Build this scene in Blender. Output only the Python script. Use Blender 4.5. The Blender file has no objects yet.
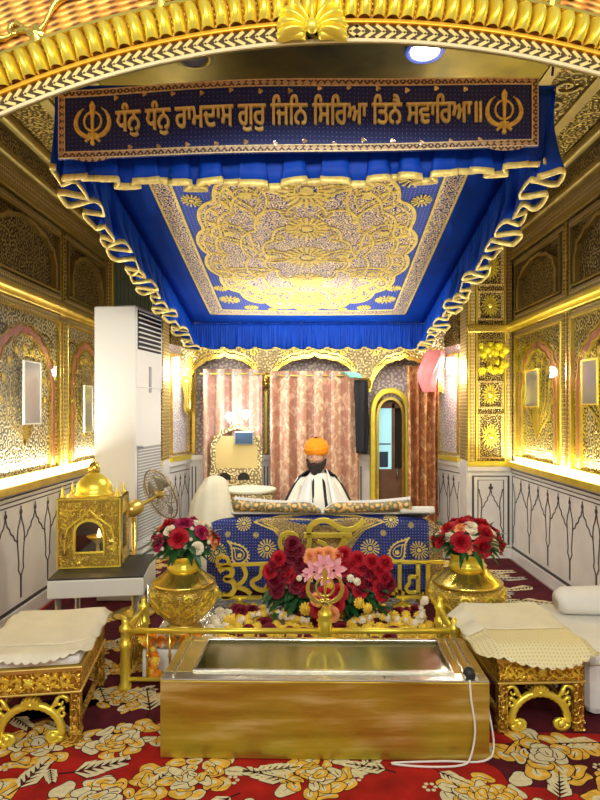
import bpy, bmesh, math, random
from mathutils import Vector, Matrix
R = math.radians
PI = math.pi
rnd = random.Random(7)
SC = bpy.context.scene
COL = SC.collection
F = 600.0

def P(px, py, Y):
    return Vector(((px - 310) * Y / F, Y, 1.5 - (py - 410) * Y / F))

# ------------------------------------------------------------------ materials
def new_mat(name):
    m = bpy.data.materials.new(name); m.use_nodes = True
    nt = m.node_tree
    return m, nt, nt.nodes['Principled BSDF']

def lk(nt, a, b): nt.links.new(a, b)

def coords(nt, scale=1.0, axes='xyz', dist=0.0, dscale=3.0):
    tc = nt.nodes.new('ShaderNodeTexCoord')
    out = tc.outputs['Object']
    if axes != 'xyz':
        sp = nt.nodes.new('ShaderNodeSeparateXYZ'); cb = nt.nodes.new('ShaderNodeCombineXYZ')
        lk(nt, out, sp.inputs[0])
        for i, a in enumerate(axes[:2]):
            lk(nt, sp.outputs['xyz'.index(a)], cb.inputs[i])
        out = cb.outputs[0]
    mp = nt.nodes.new('ShaderNodeMapping')
    s = scale if isinstance(scale, (tuple, list)) else (scale,) * 3
    mp.inputs['Scale'].default_value = s
    lk(nt, out, mp.inputs[0]); out = mp.outputs[0]
    if dist:
        nz = nt.nodes.new('ShaderNodeTexNoise'); nz.inputs['Scale'].default_value = dscale
        nz.inputs['Detail'].default_value = 2
        lk(nt, out, nz.inputs['Vector'])
        sb = nt.nodes.new('ShaderNodeVectorMath'); sb.operation = 'SUBTRACT'; sb.inputs[1].default_value = (.5, .5, .5)
        sc = nt.nodes.new('ShaderNodeVectorMath'); sc.operation = 'SCALE'; sc.inputs['Scale'].default_value = dist
        ad = nt.nodes.new('ShaderNodeVectorMath'); ad.operation = 'ADD'
        lk(nt, nz.outputs['Color'], sb.inputs[0]); lk(nt, sb.outputs[0], sc.inputs[0])
        lk(nt, sc.outputs[0], ad.inputs[0]); lk(nt, out, ad.inputs[1]); out = ad.outputs[0]
    return out

def math_node(nt, op, a, b=None, clamp=False):
    n = nt.nodes.new('ShaderNodeMath'); n.operation = op; n.use_clamp = clamp
    for i, v in enumerate((a, b)):
        if v is None: continue
        if isinstance(v, (int, float)): n.inputs[i].default_value = v
        else: lk(nt, v, n.inputs[i])
    return n.outputs[0]

def ramp(nt, fac, stops):
    r = nt.nodes.new('ShaderNodeValToRGB')
    el = r.color_ramp.elements
    while len(el) < len(stops): el.new(.5)
    for e, (p, c) in zip(el, stops):
        e.position = p; e.color = (*c, 1) if len(c) == 3 else c
    lk(nt, fac, r.inputs[0])
    return r.outputs[0]

def bump(nt, bs, h, strength=.5, dist=.01):
    b = nt.nodes.new('ShaderNodeBump'); b.inputs['Strength'].default_value = strength
    b.inputs['Distance'].default_value = dist
    lk(nt, h, b.inputs['Height']); lk(nt, b.outputs[0], bs.inputs['Normal'])

def plain(name, col, rough=.5, metal=0.0, noise=0.0, nscale=20, bumps=0.0, sheen=0, coat=0):
    m, nt, bs = new_mat(name)
    bs.inputs['Base Color'].default_value = (*col, 1)
    bs.inputs['Roughness'].default_value = rough
    bs.inputs['Metallic'].default_value = metal
    if rough > .5 and metal < .1: bs.inputs['Specular IOR Level'].default_value = .22
    if sheen: bs.inputs['Sheen Weight'].default_value = sheen
    if coat: bs.inputs['Coat Weight'].default_value = coat
    nz = nt.nodes.new('ShaderNodeTexNoise'); nz.inputs['Scale'].default_value = nscale; nz.inputs['Detail'].default_value = 3
    lk(nt, coords(nt), nz.inputs['Vector'])
    if noise:
        c = ramp(nt, nz.outputs[0], [(.3, tuple(x * (1 - noise) for x in col)), (.7, tuple(min(1, x * (1 + noise)) for x in col))])
        lk(nt, c, bs.inputs['Base Color'])
    if bumps: bump(nt, bs, nz.outputs[0], bumps)
    return m

def relief(name, hi, lo, scale, axes='xyz', rough=.3, metal=.85, bs_=.9, dist=.5, k=14.0, thr=(.35, .6), bd=.01, mid=None):
    """chased / embroidered scroll-work: rings round random centres, warped, as pattern and as relief"""
    m, nt, bs = new_mat(name)
    v = coords(nt, scale, axes, dist, 1.6)
    vo = nt.nodes.new('ShaderNodeTexVoronoi')
    if axes != 'xyz': vo.voronoi_dimensions = '2D'
    vo.inputs['Scale'].default_value = 1; vo.inputs['Randomness'].default_value = .75
    lk(nt, v, vo.inputs['Vector'])
    s = math_node(nt, 'SINE', math_node(nt, 'MULTIPLY', vo.outputs['Distance'], k))
    s = math_node(nt, 'ADD', math_node(nt, 'MULTIPLY', s, .5), .5)
    vo2 = nt.nodes.new('ShaderNodeTexVoronoi'); vo2.feature = 'SMOOTH_F1'; vo2.inputs['Scale'].default_value = 4.2
    if axes != 'xyz': vo2.voronoi_dimensions = '2D'
    lk(nt, v, vo2.inputs['Vector'])
    s2 = math_node(nt, 'SUBTRACT', s, math_node(nt, 'MULTIPLY', vo2.outputs['Distance'], .45), True)
    st = [(thr[0], lo), (thr[1], hi)]
    if mid: st = [(thr[0], lo), ((thr[0] + thr[1]) / 2, mid), (thr[1], hi)]
    c = ramp(nt, s2, st)
    lk(nt, c, bs.inputs['Base Color'])
    bs.inputs['Roughness'].default_value = rough; bs.inputs['Metallic'].default_value = metal
    if bs_: bump(nt, bs, s2, bs_, bd)
    return m

def dots(name, base, dot, scale, axes, r=.16, rough=.6, metal_dot=0):
    m, nt, bs = new_mat(name)
    vo = nt.nodes.new('ShaderNodeTexVoronoi'); vo.voronoi_dimensions = '2D'
    vo.inputs['Scale'].default_value = 1; vo.inputs['Randomness'].default_value = .12
    lk(nt, coords(nt, scale, axes), vo.inputs['Vector'])
    c = ramp(nt, vo.outputs['Distance'], [(r, dot), (r + .06, base)])
    lk(nt, c, bs.inputs['Base Color']); bs.inputs['Roughness'].default_value = rough
    return m

def border_mat(name, base, pat, scale, axes, rough=.5, metal=.2):
    m, nt, bs = new_mat(name)
    ck = nt.nodes.new('ShaderNodeTexVoronoi'); ck.voronoi_dimensions = '2D'; ck.distance = 'MANHATTAN'
    ck.inputs['Scale'].default_value = 1; ck.inputs['Randomness'].default_value = .1
    lk(nt, coords(nt, scale, axes), ck.inputs['Vector'])
    c = ramp(nt, ck.outputs['Distance'], [(.18, pat), (.24, base), (.48, base), (.54, pat)])
    lk(nt, c, bs.inputs['Base Color']); bs.inputs['Roughness'].default_value = rough; bs.inputs['Metallic'].default_value = metal
    bump(nt, bs, ck.outputs['Distance'], .5, .01)
    return m

def emit(name, col, s):
    m, nt, bs = new_mat(name)
    bs.inputs['Base Color'].default_value = (*col, 1)
    bs.inputs['Emission Color'].default_value = (*col, 1); bs.inputs['Emission Strength'].default_value = s
    return m

def glass(name, tint=(1, 1, 1), refl=.12, rough=.03, fk=.8):
    m, nt, bs = new_mat(name)
    nt.nodes.remove(bs)
    t = nt.nodes.new('ShaderNodeBsdfTransparent'); t.inputs[0].default_value = (*tint, 1)
    g = nt.nodes.new('ShaderNodeBsdfGlossy'); g.inputs['Roughness'].default_value = rough
    fr = nt.nodes.new('ShaderNodeLayerWeight'); fr.inputs[0].default_value = .25
    mx = nt.nodes.new('ShaderNodeMixShader')
    f = math_node(nt, 'ADD', math_node(nt, 'MULTIPLY', fr.outputs['Fresnel'], fk), refl, True)
    lk(nt, f, mx.inputs[0]); lk(nt, t.outputs[0], mx.inputs[1]); lk(nt, g.outputs[0], mx.inputs[2])
    lk(nt, mx.outputs[0], nt.nodes['Material Output'].inputs[0])
    return m

GOLD = (.86, .56, .08)
M = {}
M['gold'] = plain('gold', (.84, .64, .13), .24, .9, .12, 6, .08)
M['gold_bright'] = plain('gold_bright', (.98, .76, .09), .32, .65, .1, 10, .1)
M['gold_emb'] = relief('gold_embossed', (1.0, .80, .22), (.70, .50, .10), 40, k=16, bs_=1.0, rough=.30, metal=.9)
M['gold_wood'] = relief('gold_carved', (.92, .62, .10), (.48, .27, .04), 26, k=14, bs_=.8, rough=.3, metal=.8)
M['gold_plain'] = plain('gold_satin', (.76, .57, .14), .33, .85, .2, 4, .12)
M['brass_sheet'] = None
M['shaded_gold'] = plain('shaded_gold', (.40, .30, .09), .42, .8, .2, 4, .12)  # satin gold darkened in colour for the shade on cornices and upper frames
M['steel'] = plain('brushed_steel', (.62, .6, .5), .25, .9, .1, 30, .05)
M['wall_low_L'] = relief('gilt_relief_left', (.90, .82, .56), (.16, .14, .10), (17, 17, 17), 'yz', rough=.35, metal=.6, k=15, bs_=.9, thr=(.2, .5))  # paler than the right wall: hazy glare put into the colour
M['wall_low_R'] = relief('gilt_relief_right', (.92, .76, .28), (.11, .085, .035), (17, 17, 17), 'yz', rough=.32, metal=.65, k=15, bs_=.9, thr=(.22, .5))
M['wall_up'] = relief('gilt_relief_upper_shaded', (.36, .27, .09), (.07, .05, .02), (20, 20, 20), 'yz', rough=.38, metal=.75, k=13, bs_=.9)  # base colour darkened to carry the shade on the upper walls
M['gilt_xz'] = relief('gilt_relief_pier', (.84, .66, .22), (.09, .07, .03), (22, 22, 22), 'xz', rough=.32, metal=.65, k=15, bs_=.9)
M['gilt_pale'] = relief('gilt_relief_pale', (.94, .82, .46), (.36, .27, .12), (17, 17, 17), 'xz', rough=.4, metal=.5, k=13, bs_=.9)
M['ceil'] = relief('gilt_relief_ceiling', (.50, .36, .08), (.12, .08, .02), (20, 20, 20), 'xy', rough=.38, metal=.8, k=13, bs_=1.0)
M['ceil_plain'] = plain('ceiling_olive_gold', (.22, .165, .02), .36, .9, .3, 5, .25)
M['arch_face'] = None
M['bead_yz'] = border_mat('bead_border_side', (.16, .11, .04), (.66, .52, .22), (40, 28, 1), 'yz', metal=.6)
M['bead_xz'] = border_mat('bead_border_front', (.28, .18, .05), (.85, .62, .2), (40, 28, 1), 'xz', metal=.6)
M['marble'] = plain('white_marble', (.80, .78, .74), .25, 0, .06, 5)
M['inlay'] = plain('dark_inlay', (.06, .05, .05), .4)
M['fresco'] = relief('painted_fresco', (.66, .60, .52), (.34, .27, .29), (15, 15, 15), 'xz', rough=.5, metal=0, k=12, bs_=.3, mid=(.52, .40, .36))
M['fresco_yz'] = relief('painted_fresco_side', (.80, .74, .66), (.45, .39, .46), (20, 20, 20), 'yz', rough=.5, metal=0, k=12, bs_=.3, mid=(.7, .5, .48))
M['pink'] = plain('pink_enamel', (.75, .28, .24), .35, .1, .25, 14, .1)
M['glass'] = glass('case_glass', (1, 1, 1), .035)
M['glassy'] = glass('box_glass', (.92, .92, .78), .03, .12, .22)
M['ac'] = plain('white_plastic', (.80, .81, .79), .55)
M['ac_grey'] = plain('grey_plastic', (.32, .34, .36), .4)
M['black'] = plain('black_matte', (.015, .015, .018), .5)
M['dark'] = plain('dark_interior', (.03, .025, .02), .7)
M['blue'] = plain('royal_blue_satin', (.0, .052, .44), .56, 0, .12, 8, .05)
M['blue_dark'] = plain('navy_cloth', (.006, .02, .16), .6, 0, .1, 8, .05)
M['banner_ground'] = dots('banner_dotted', (.004, .022, .16), (.26, .28, .42), 55, 'xz', .06)
M['panel_ground'] = dots('canopy_dotted', (.008, .05, .42), (.5, .5, .5), 46, 'xy', .09)
M['cloth_ground'] = dots('manji_dotted', (.003, .022, .21), (.6, .56, .48), 48, 'xz', .08)
M['zari'] = relief('gold_thread', (.95, .76, .38), (.01, .04, .30), (22, 22, 22), 'xy', rough=.45, metal=.35, k=19, dist=.9, bs_=.4, thr=(.16, .30), mid=(.60, .42, .16))
M['zari_xz'] = relief('gold_thread_front', (.9, .66, .25), (.10, .07, .05), (44, 44, 44), 'xz', rough=.45, metal=.35, k=17, bs_=.5, thr=(.2, .42))
M['thread'] = plain('gold_embroidery', (.98, .70, .16), .5, .1, .25, 60, .4)
M['thread_pale'] = plain('cream_embroidery', (.9, .76, .45), .5, .2, .2, 60, .4)
M['trim'] = plain('gold_ribbon', (.98, .74, .24), .42, .25, .2, 40, .3)
M['trim_border'] = border_mat('woven_border', (.05, .035, .06), (.60, .46, .26), (34, 34, 1), 'xz', metal=.1)
M['trim_border_xy'] = border_mat('woven_border_panel', (.10, .06, .06), (.9, .64, .28), (26, 26, 1), 'xy', metal=.1)
M['red_carpet'] = plain('red_carpet', (.38, .012, .008), .9, 0, .3, 9, .4)
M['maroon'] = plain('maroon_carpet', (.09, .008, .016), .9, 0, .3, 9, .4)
M['car_dark'] = plain('carpet_outline', (.035, .010, .010), .9)
M['car_cream'] = plain('carpet_cream', (.74, .66, .40), .9, 0, .12, 60, .3)
M['car_gold'] = plain('carpet_gold', (.80, .47, .06), .9, 0, .2, 40, .3)
M['car_grey'] = plain('carpet_grey', (.55, .52, .45), .9, 0, .2, 40, .3)
M['white_cloth'] = plain('white_cloth', (.80, .79, .73), .75, 0, .04, 5, .1)
M['cream_cloth'] = plain('cream_cloth', (.80, .76, .58), .75, 0, .05, 8, .15)
M['lace'] = dots('crochet_lace', (.82, .74, .42), (.5, .38, .14), 60, 'xy', .14)
M['orange'] = plain('orange_turban', (.95, .30, .01), .6, 0, .1, 10, .2)
M['skin'] = plain('skin', (.58, .33, .22), .5)
M['beard'] = plain('dark_beard', (.03, .025, .025), .7, 0, .3, 60, .6)
M['robe'] = plain('cream_robe', (.78, .76, .66), .7, 0, .05, 8, .2)
M['shawl'] = plain('white_shawl', (.86, .86, .84), .7, 0, .03, 8, .2)
M['black_cloth'] = plain('black_cloth', (.02, .022, .028), .7)
M['brocade'] = relief('orange_brocade', (.80, .50, .16), (.20, .20, .10), (18, 18, 18), 'xz', rough=.5, metal=.1, k=12, bs_=.3, mid=(.75, .28, .12))
M['leaf'] = plain('leaf_green', (.02, .10, .025), .45, 0, .4, 25)
M['red_rose'] = plain('red_petal', (.42, .008, .02), .55, 0, .3, 40)
M['dark_rose'] = plain('wine_petal', (.16, .006, .02), .55, 0, .3, 40)
M['magenta'] = plain('magenta_petal', (.34, .01, .07), .55, 0, .3, 40)
M['pink_petal'] = plain('pink_petal', (.85, .38, .42), .55, 0, .2, 40)
M['peach'] = plain('peach_petal', (.9, .36, .14), .55, 0, .2, 40)
M['yellow'] = plain('yellow_petal', (.92, .62, .06), .55, 0, .15, 40)
M['sun_yellow'] = plain('bright_yellow_petal', (1, .80, .02), .5, 0, .1, 40)
M['orange_fl'] = plain('orange_petal', (.92, .30, .02), .55, 0, .15, 40)
M['ivory'] = plain('ivory_petal', (.88, .80, .60), .55, 0, .08, 40)
M['foil'] = plain('silver_foil', (.7, .68, .58), .22, .8, .3, 30, 1.0)
M['door_wood'] = plain('brown_wood', (.20, .09, .04), .4, 0, .2, 8)
M['stone_floor'] = plain('stone_floor', (.35, .3, .26), .5, 0, .1, 3)
M['wall_stone'] = plain('wall_backing', (.28, .22, .12), .6, 0, .1, 3)
M['pink_cloth'] = plain('pink_cloth', (.88, .30, .32), .7, 0, .1, 8, .2)
M['teal_cloth'] = plain('teal_cloth', (.25, .62, .52), .7, 0, .1, 8, .2)
M['lamp_white'] = emit('lamp_white', (1, .97, .88), 9)
M['lamp_off'] = plain('frosted_lens', (.30, .25, .12), .3)
M['led_strip'] = emit('led_strip', (1, .93, .72), 4)
M['glare_bulb'] = emit('reflection_glow', (.85, .93, 1), 25)
M['flame'] = emit('flame', (1, .62, .2), 14)
M['daylight'] = emit('daylit_pane', (.32, .62, .66), .9)
M['screen'] = plain('dark_blue_face', (.02, .05, .09), .5)
M['cable'] = plain('white_cable', (.78, .76, .68), .5)
M['fan_wire'] = plain('brass_wire', (.34, .26, .14), .3, .8)
M['white_paint'] = plain('white_metal_paint', (.74, .73, .66), .35)
M['pane_grey'] = plain('grey_mirror', (.45, .47, .47), .12, .5)

def brass_sheet():
    m, nt, bs = new_mat('brushed_brass_sheet')
    nz = nt.nodes.new('ShaderNodeTexNoise'); nz.inputs['Scale'].default_value = 1; nz.inputs['Detail'].default_value = 5
    lk(nt, coords(nt, (2.0, 5, 14)), nz.inputs['Vector'])
    lk(nt, ramp(nt, nz.outputs[0], [(.3, (.44, .34, .04)), (.52, (.62, .50, .07)), (.70, (.90, .80, .34))]), bs.inputs['Base Color'])
    lk(nt, ramp(nt, nz.outputs[0], [(.35, (.28,) * 3), (.7, (.5,) * 3)]), bs.inputs['Roughness'])
    bs.inputs['Metallic'].default_value = .85
    n2 = nt.nodes.new('ShaderNodeTexNoise'); n2.inputs['Scale'].default_value = 1
    lk(nt, coords(nt, (5, 5, 90)), n2.inputs['Vector'])
    bump(nt, bs, n2.outputs[0], .12)
    return m
M['brass_sheet'] = brass_sheet()

def arch_face_mat():
    m, nt, bs = new_mat('orange_gold_beadwork')
    tc = nt.nodes.new('ShaderNodeTexCoord')
    sp = nt.nodes.new('ShaderNodeSeparateXYZ'); lk(nt, tc.outputs['Object'], sp.inputs[0])
    # bead rows fan out with the arch: angle round the arch's centre, and radius
    x = math_node(nt, 'SUBTRACT', sp.outputs[0], .1475); z = math_node(nt, 'SUBTRACT', sp.outputs[2], -.166)
    ang = math_node(nt, 'ARCTAN2', x, z)
    rows = math_node(nt, 'SINE', math_node(nt, 'MULTIPLY', ang, 300))
    rad = math_node(nt, 'SQRT', math_node(nt, 'ADD', math_node(nt, 'POWER', x, 2.0), math_node(nt, 'POWER', z, 2.0)))
    beads = math_node(nt, 'SINE', math_node(nt, 'MULTIPLY', rad, 330))
    h = math_node(nt, 'ADD', math_node(nt, 'MULTIPLY', rows, .5), math_node(nt, 'MULTIPLY', beads, .35))
    h = math_node(nt, 'ADD', math_node(nt, 'MULTIPLY', h, .5), .5)
    nz = nt.nodes.new('ShaderNodeTexNoise'); nz.inputs['Scale'].default_value = 9; lk(nt, tc.outputs['Object'], nz.inputs['Vector'])
    a = ramp(nt, nz.outputs[0], [(.4, (.78, .30, .04)), (.6, (.88, .46, .08))])
    mx = nt.nodes.new('ShaderNodeMix'); mx.data_type = 'RGBA'
    lk(nt, ramp(nt, h, [(.15, (0, 0, 0)), (.5, (1, 1, 1))]), mx.inputs[0])
    mx.inputs[6].default_value = (.20, .07, .015, 1); lk(nt, a, mx.inputs[7])
    lk(nt, mx.outputs[2], bs.inputs['Base Color'])
    bs.inputs['Metallic'].default_value = .35; bs.inputs['Roughness'].default_value = .4
    bump(nt, bs, h, .8, .01)
    return m
M['arch_face'] = arch_face_mat()

def curtain_mat(name, base, light, spot):
    m, nt, bs = new_mat(name)
    nz = nt.nodes.new('ShaderNodeTexNoise'); nz.inputs['Scale'].default_value = 15; nz.inputs['Detail'].default_value = 3
    nz.inputs['Distortion'].default_value = 1.2
    lk(nt, coords(nt, (1.2, .3, .8)), nz.inputs['Vector'])
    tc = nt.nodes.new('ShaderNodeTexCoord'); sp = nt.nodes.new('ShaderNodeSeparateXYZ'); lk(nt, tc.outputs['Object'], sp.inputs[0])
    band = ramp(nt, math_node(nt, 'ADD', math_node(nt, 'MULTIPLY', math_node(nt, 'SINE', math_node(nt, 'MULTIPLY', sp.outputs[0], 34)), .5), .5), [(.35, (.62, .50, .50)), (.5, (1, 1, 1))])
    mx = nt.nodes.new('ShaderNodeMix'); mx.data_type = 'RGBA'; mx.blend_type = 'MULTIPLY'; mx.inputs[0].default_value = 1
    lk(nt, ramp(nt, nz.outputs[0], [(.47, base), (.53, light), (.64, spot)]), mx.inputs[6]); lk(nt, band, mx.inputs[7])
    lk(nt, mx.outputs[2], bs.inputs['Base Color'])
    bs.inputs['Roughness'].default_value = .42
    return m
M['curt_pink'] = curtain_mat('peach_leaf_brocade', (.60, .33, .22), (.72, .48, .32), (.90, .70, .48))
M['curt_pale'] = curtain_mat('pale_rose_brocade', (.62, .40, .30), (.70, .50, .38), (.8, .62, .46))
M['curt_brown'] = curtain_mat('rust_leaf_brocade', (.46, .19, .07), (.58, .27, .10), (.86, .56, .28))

# ------------------------------------------------------------------ mesh builder
class MB:
    def __init__(s): s.v = []; s.f = []; s.mi = []; s.sm = []
    def add(s, vs, fs, mi=0, smooth=False):
        b = len(s.v); s.v += [Vector(v) for v in vs]
        for f in fs:
            s.f.append([b + i for i in f]); s.mi.append(mi); s.sm.append(smooth)
        return s
    def box(s, lo, hi, mi=0, M4=None):
        x0, y0, z0 = lo; x1, y1, z1 = hi
        v = [Vector(c) for c in ((x0, y0, z0), (x1, y0, z0), (x1, y1, z0), (x0, y1, z0), (x0, y0, z1), (x1, y0, z1), (x1, y1, z1), (x0, y1, z1))]
        if M4: v = [M4 @ c for c in v]
        return s.add(v, [(0, 3, 2, 1), (4, 5, 6, 7), (0, 1, 5, 4), (1, 2, 6, 5), (2, 3, 7, 6), (3, 0, 4, 7)], mi)
    def lathe(s, prof, c=(0, 0, 0), n=32, mi=0, M4=None, wob=None, smooth=True):
        c = Vector(c); vs = []
        for j, (r, z) in enumerate(prof):
            for i in range(n):
                a = 2 * PI * i / n
                rr = r * (wob(a, z) if wob else 1)
                p = Vector((rr * math.cos(a), rr * math.sin(a), z))
                if M4: p = M4 @ p
                vs.append(p + c)
        fs = []
        for j in range(len(prof) - 1):
            for i in range(n):
                k = (i + 1) % n
                fs.append((j * n + i, j * n + k, (j + 1) * n + k, (j + 1) * n + i))
        fs.append(tuple(reversed(range(n)))); fs.append(tuple((len(prof) - 1) * n + i for i in range(n)))
        return s.add(vs, fs, mi, smooth)
    def tube(s, pts, r, n=8, mi=0, closed=False, smooth=True):
        pts = [Vector(p) for p in pts]; m = len(pts)
        rr = r if isinstance(r, (list, tuple)) else [r] * m
        vs = []; up = Vector((0, 0, 1)); prev = None
        for i, p in enumerate(pts):
            if closed: t = pts[(i + 1) % m] - pts[i - 1]
            else: t = pts[min(i + 1, m - 1)] - pts[max(i - 1, 0)]
            t = t.normalized() if t.length > 1e-9 else Vector((0, 0, 1))
            if prev is None:
                a = t.cross(up)
                if a.length < .05: a = t.cross(Vector((1, 0, 0)))
            else:
                a = prev - t * prev.dot(t)
                if a.length < 1e-6: a = t.cross(up)
            a.normalize(); prev = a; b = t.cross(a)
            for k in range(n):
                an = 2 * PI * k / n
                vs.append(p + (a * math.cos(an) + b * math.sin(an)) * rr[i])
        fs = []
        for i in range(m if closed else m - 1):
            j = (i + 1) % m
            for k in range(n):
                l = (k + 1) % n
                fs.append((i * n + k, i * n + l, j * n + l, j * n + k))
        if not closed:
            fs.append(tuple(reversed(range(n)))); fs.append(tuple((m - 1) * n + k for k in range(n)))
        return s.add(vs, fs, mi, smooth)
    def grid(s, fn, nu, nv, mi=0, smooth=True, thick=None):
        vs = [fn(i / nu, j / nv) for j in range(nv + 1) for i in range(nu + 1)]
        fs = [(j * (nu + 1) + i, j * (nu + 1) + i + 1, (j + 1) * (nu + 1) + i + 1, (j + 1) * (nu + 1) + i) for j in range(nv) for i in range(nu)]
        return s.add(vs, fs, mi, smooth)
    def sphere(s, c, r, n=12, mi=0, sc=(1, 1, 1)):
        c = Vector(c); vs = []; m = n // 2
        for j in range(m + 1):
            t = PI * j / m
            q = max(math.sin(t), .001)
            for i in range(n):
                a = 2 * PI * i / n
                vs.append(c + Vector((r * sc[0] * q * math.cos(a), r * sc[1] * q * math.sin(a), -r * sc[2] * math.cos(t))))
        fs = [(j * n + i, j * n + (i + 1) % n, (j + 1) * n + (i + 1) % n, (j + 1) * n + i) for j in range(m) for i in range(n)]
        return s.add(vs, fs, mi, True)
    # flat stroke of given widths laid on a surface fn(x, y, d), raised by d
    def rib(s, fn, pts, w, d=.004, mi=0, closed=False, d0=0.0):
        m = len(pts); ws = w if isinstance(w, (list, tuple)) else [w] * m
        L = []; Rr = []
        for i, (x, y) in enumerate(pts):
            if closed: a, b = pts[i - 1], pts[(i + 1) % m]
            else: a, b = pts[max(i - 1, 0)], pts[min(i + 1, m - 1)]
            tx, ty = b[0] - a[0], b[1] - a[1]; l = math.hypot(tx, ty) or 1
            nx, ny = -ty / l * ws[i] / 2, tx / l * ws[i] / 2
            L.append((x + nx, y + ny)); Rr.append((x - nx, y - ny))
        vs = []
        for (lx, ly), (rx, ry) in zip(L, Rr):
            vs += [fn(lx, ly, d0), fn(lx, ly, d), fn(rx, ry, d), fn(rx, ry, d0)]
        fs = []
        for i in range(m if closed else m - 1):
            j = (i + 1) % m; a = i * 4; b = j * 4
            fs += [(a, b, b + 1, a + 1), (a + 1, b + 1, b + 2, a + 2), (a + 2, b + 2, b + 3, a + 3)]
        if not closed: fs += [(0, 1, 2, 3), tuple(reversed([(m - 1) * 4 + k for k in range(4)]))]
        return s.add(vs, fs, mi)
    # filled blob, outline r(angle) about a centre
    def blob(s, fn, c, r, d=.004, mi=0, n=24, d0=None, dome=0.0):
        vs = [fn(c[0], c[1], d + dome)]
        o = []
        for i in range(n):
            a = 2 * PI * i / n; q = r(a)
            if isinstance(q, tuple): dx, dy = q
            else: dx, dy = q * math.cos(a), q * math.sin(a)
            o.append((c[0] + dx, c[1] + dy))
        vs += [fn(x, y, d) for x, y in o]
        fs = [(0, 1 + i, 1 + (i + 1) % n) for i in range(n)]
        if d0 is not None:
            vs += [fn(x, y, d0) for x, y in o]
            fs += [(1 + i, 1 + n + i, 1 + n + (i + 1) % n, 1 + (i + 1) % n) for i in range(n)]
        return s.add(vs, fs, mi)
    def build(s, name, mats, parent=None, bevel=0, world=False, solid=0, sub=0, recalc=True):
        me = bpy.data.meshes.new(name)
        off = Vector((0, 0, 0))
        if world and parent is not None:
            r = parent
            while r is not None: off += r.location; r = r.parent
        me.from_pydata([v - off for v in s.v], [], s.f)
        for m in (mats if isinstance(mats, (list, tuple)) else [mats]): me.materials.append(m)
        me.polygons.foreach_set('material_index', s.mi)
        me.polygons.foreach_set('use_smooth', s.sm)
        if recalc:
            bm = bmesh.new(); bm.from_mesh(me); bmesh.ops.recalc_face_normals(bm, faces=bm.faces); bm.to_mesh(me); bm.free()
        me.update()
        o = bpy.data.objects.new(name, me); COL.objects.link(o)
        if parent is not None: o.parent = parent
        if bevel:
            b = o.modifiers.new('bevel', 'BEVEL'); b.width = bevel; b.segments = 2; b.limit_method = 'ANGLE'
        if solid:
            b = o.modifiers.new('solid', 'SOLIDIFY'); b.thickness = solid; b.offset = 0
        if sub:
            b = o.modifiers.new('sub', 'SUBSURF'); b.levels = sub; b.render_levels = sub
        return o

def tag(o, label=None, cat=None, group=None, kind=None):
    if label: o['label'] = label
    if cat: o['category'] = cat
    if group: o['group'] = group
    if kind: o['kind'] = kind
    return o

def thing(name, label, cat, loc=(0, 0, 0), rz=0, group=None):
    o = bpy.data.objects.new(name, None); COL.objects.link(o)
    o.location = loc; o.rotation_euler = (0, 0, rz); o.empty_display_size = .1
    return tag(o, label, cat, group)

def struct(name, mb, mats, parent=None, **k):
    o = mb.build(name, mats, parent, **k)
    if parent is None: o['kind'] = 'structure'
    return o

def dup_data(src, name, parent, loc, rot=(0, 0, 0), sc=1.0):
    o = src.copy(); o.name = name; COL.objects.link(o); o.parent = parent
    o.location = loc; o.rotation_euler = rot; o.scale = (sc,) * 3
    return o

def text_mesh(body, size, ext=.02):
    c = bpy.data.curves.new('lettering', 'FONT'); c.body = body; c.align_x = 'CENTER'; c.size = size
    c.resolution_u = 2; c.extrude = ext; c.offset = 0.0
    o = bpy.data.objects.new('lettering', c); COL.objects.link(o)
    dg = bpy.context.evaluated_depsgraph_get(); dg.update()
    me = bpy.data.meshes.new_from_object(o.evaluated_get(dg))
    vs = [v.co.copy() for v in me.vertices]; fs = [tuple(p.vertices) for p in me.polygons]
    bpy.data.objects.remove(o); bpy.data.meshes.remove(me); bpy.data.curves.remove(c)
    return vs, fs

# rose-like, marigold-like and lily-like heads (meshes shared by copies)
def rose(mb, r=1.0, seed=0, mi=0, layers=4, open_=1.0):
    q = random.Random(seed)
    for L in range(layers):
        n = 3 + L; rad = r * (.18 + .26 * L) * open_; h = r * (1.0 - .16 * L); tilt = .12 + .27 * L
        for k in range(n):
            a0 = 2 * PI * (k + .5 * L) / n + q.uniform(-.2, .2); wd = 1.35 * PI / n
            def fn(u, v, a0=a0, wd=wd, rad=rad, h=h, tilt=tilt):
                a = a0 + (u - .5) * 2 * wd
                bul = math.sin(PI * min(1, v * .95 + .05)) * .15 * r
                rr = rad * (.45 + .55 * v) + tilt * r * v * v * .55 + bul
                z = h * v - .28 * r * (abs(u - .5) * 2) ** 2 * v - (.30 * tilt * r * v ** 4)
                return Vector((rr * math.cos(a), rr * math.sin(a), z))
            mb.grid(fn, 4, 3, mi)
    return mb

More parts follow.
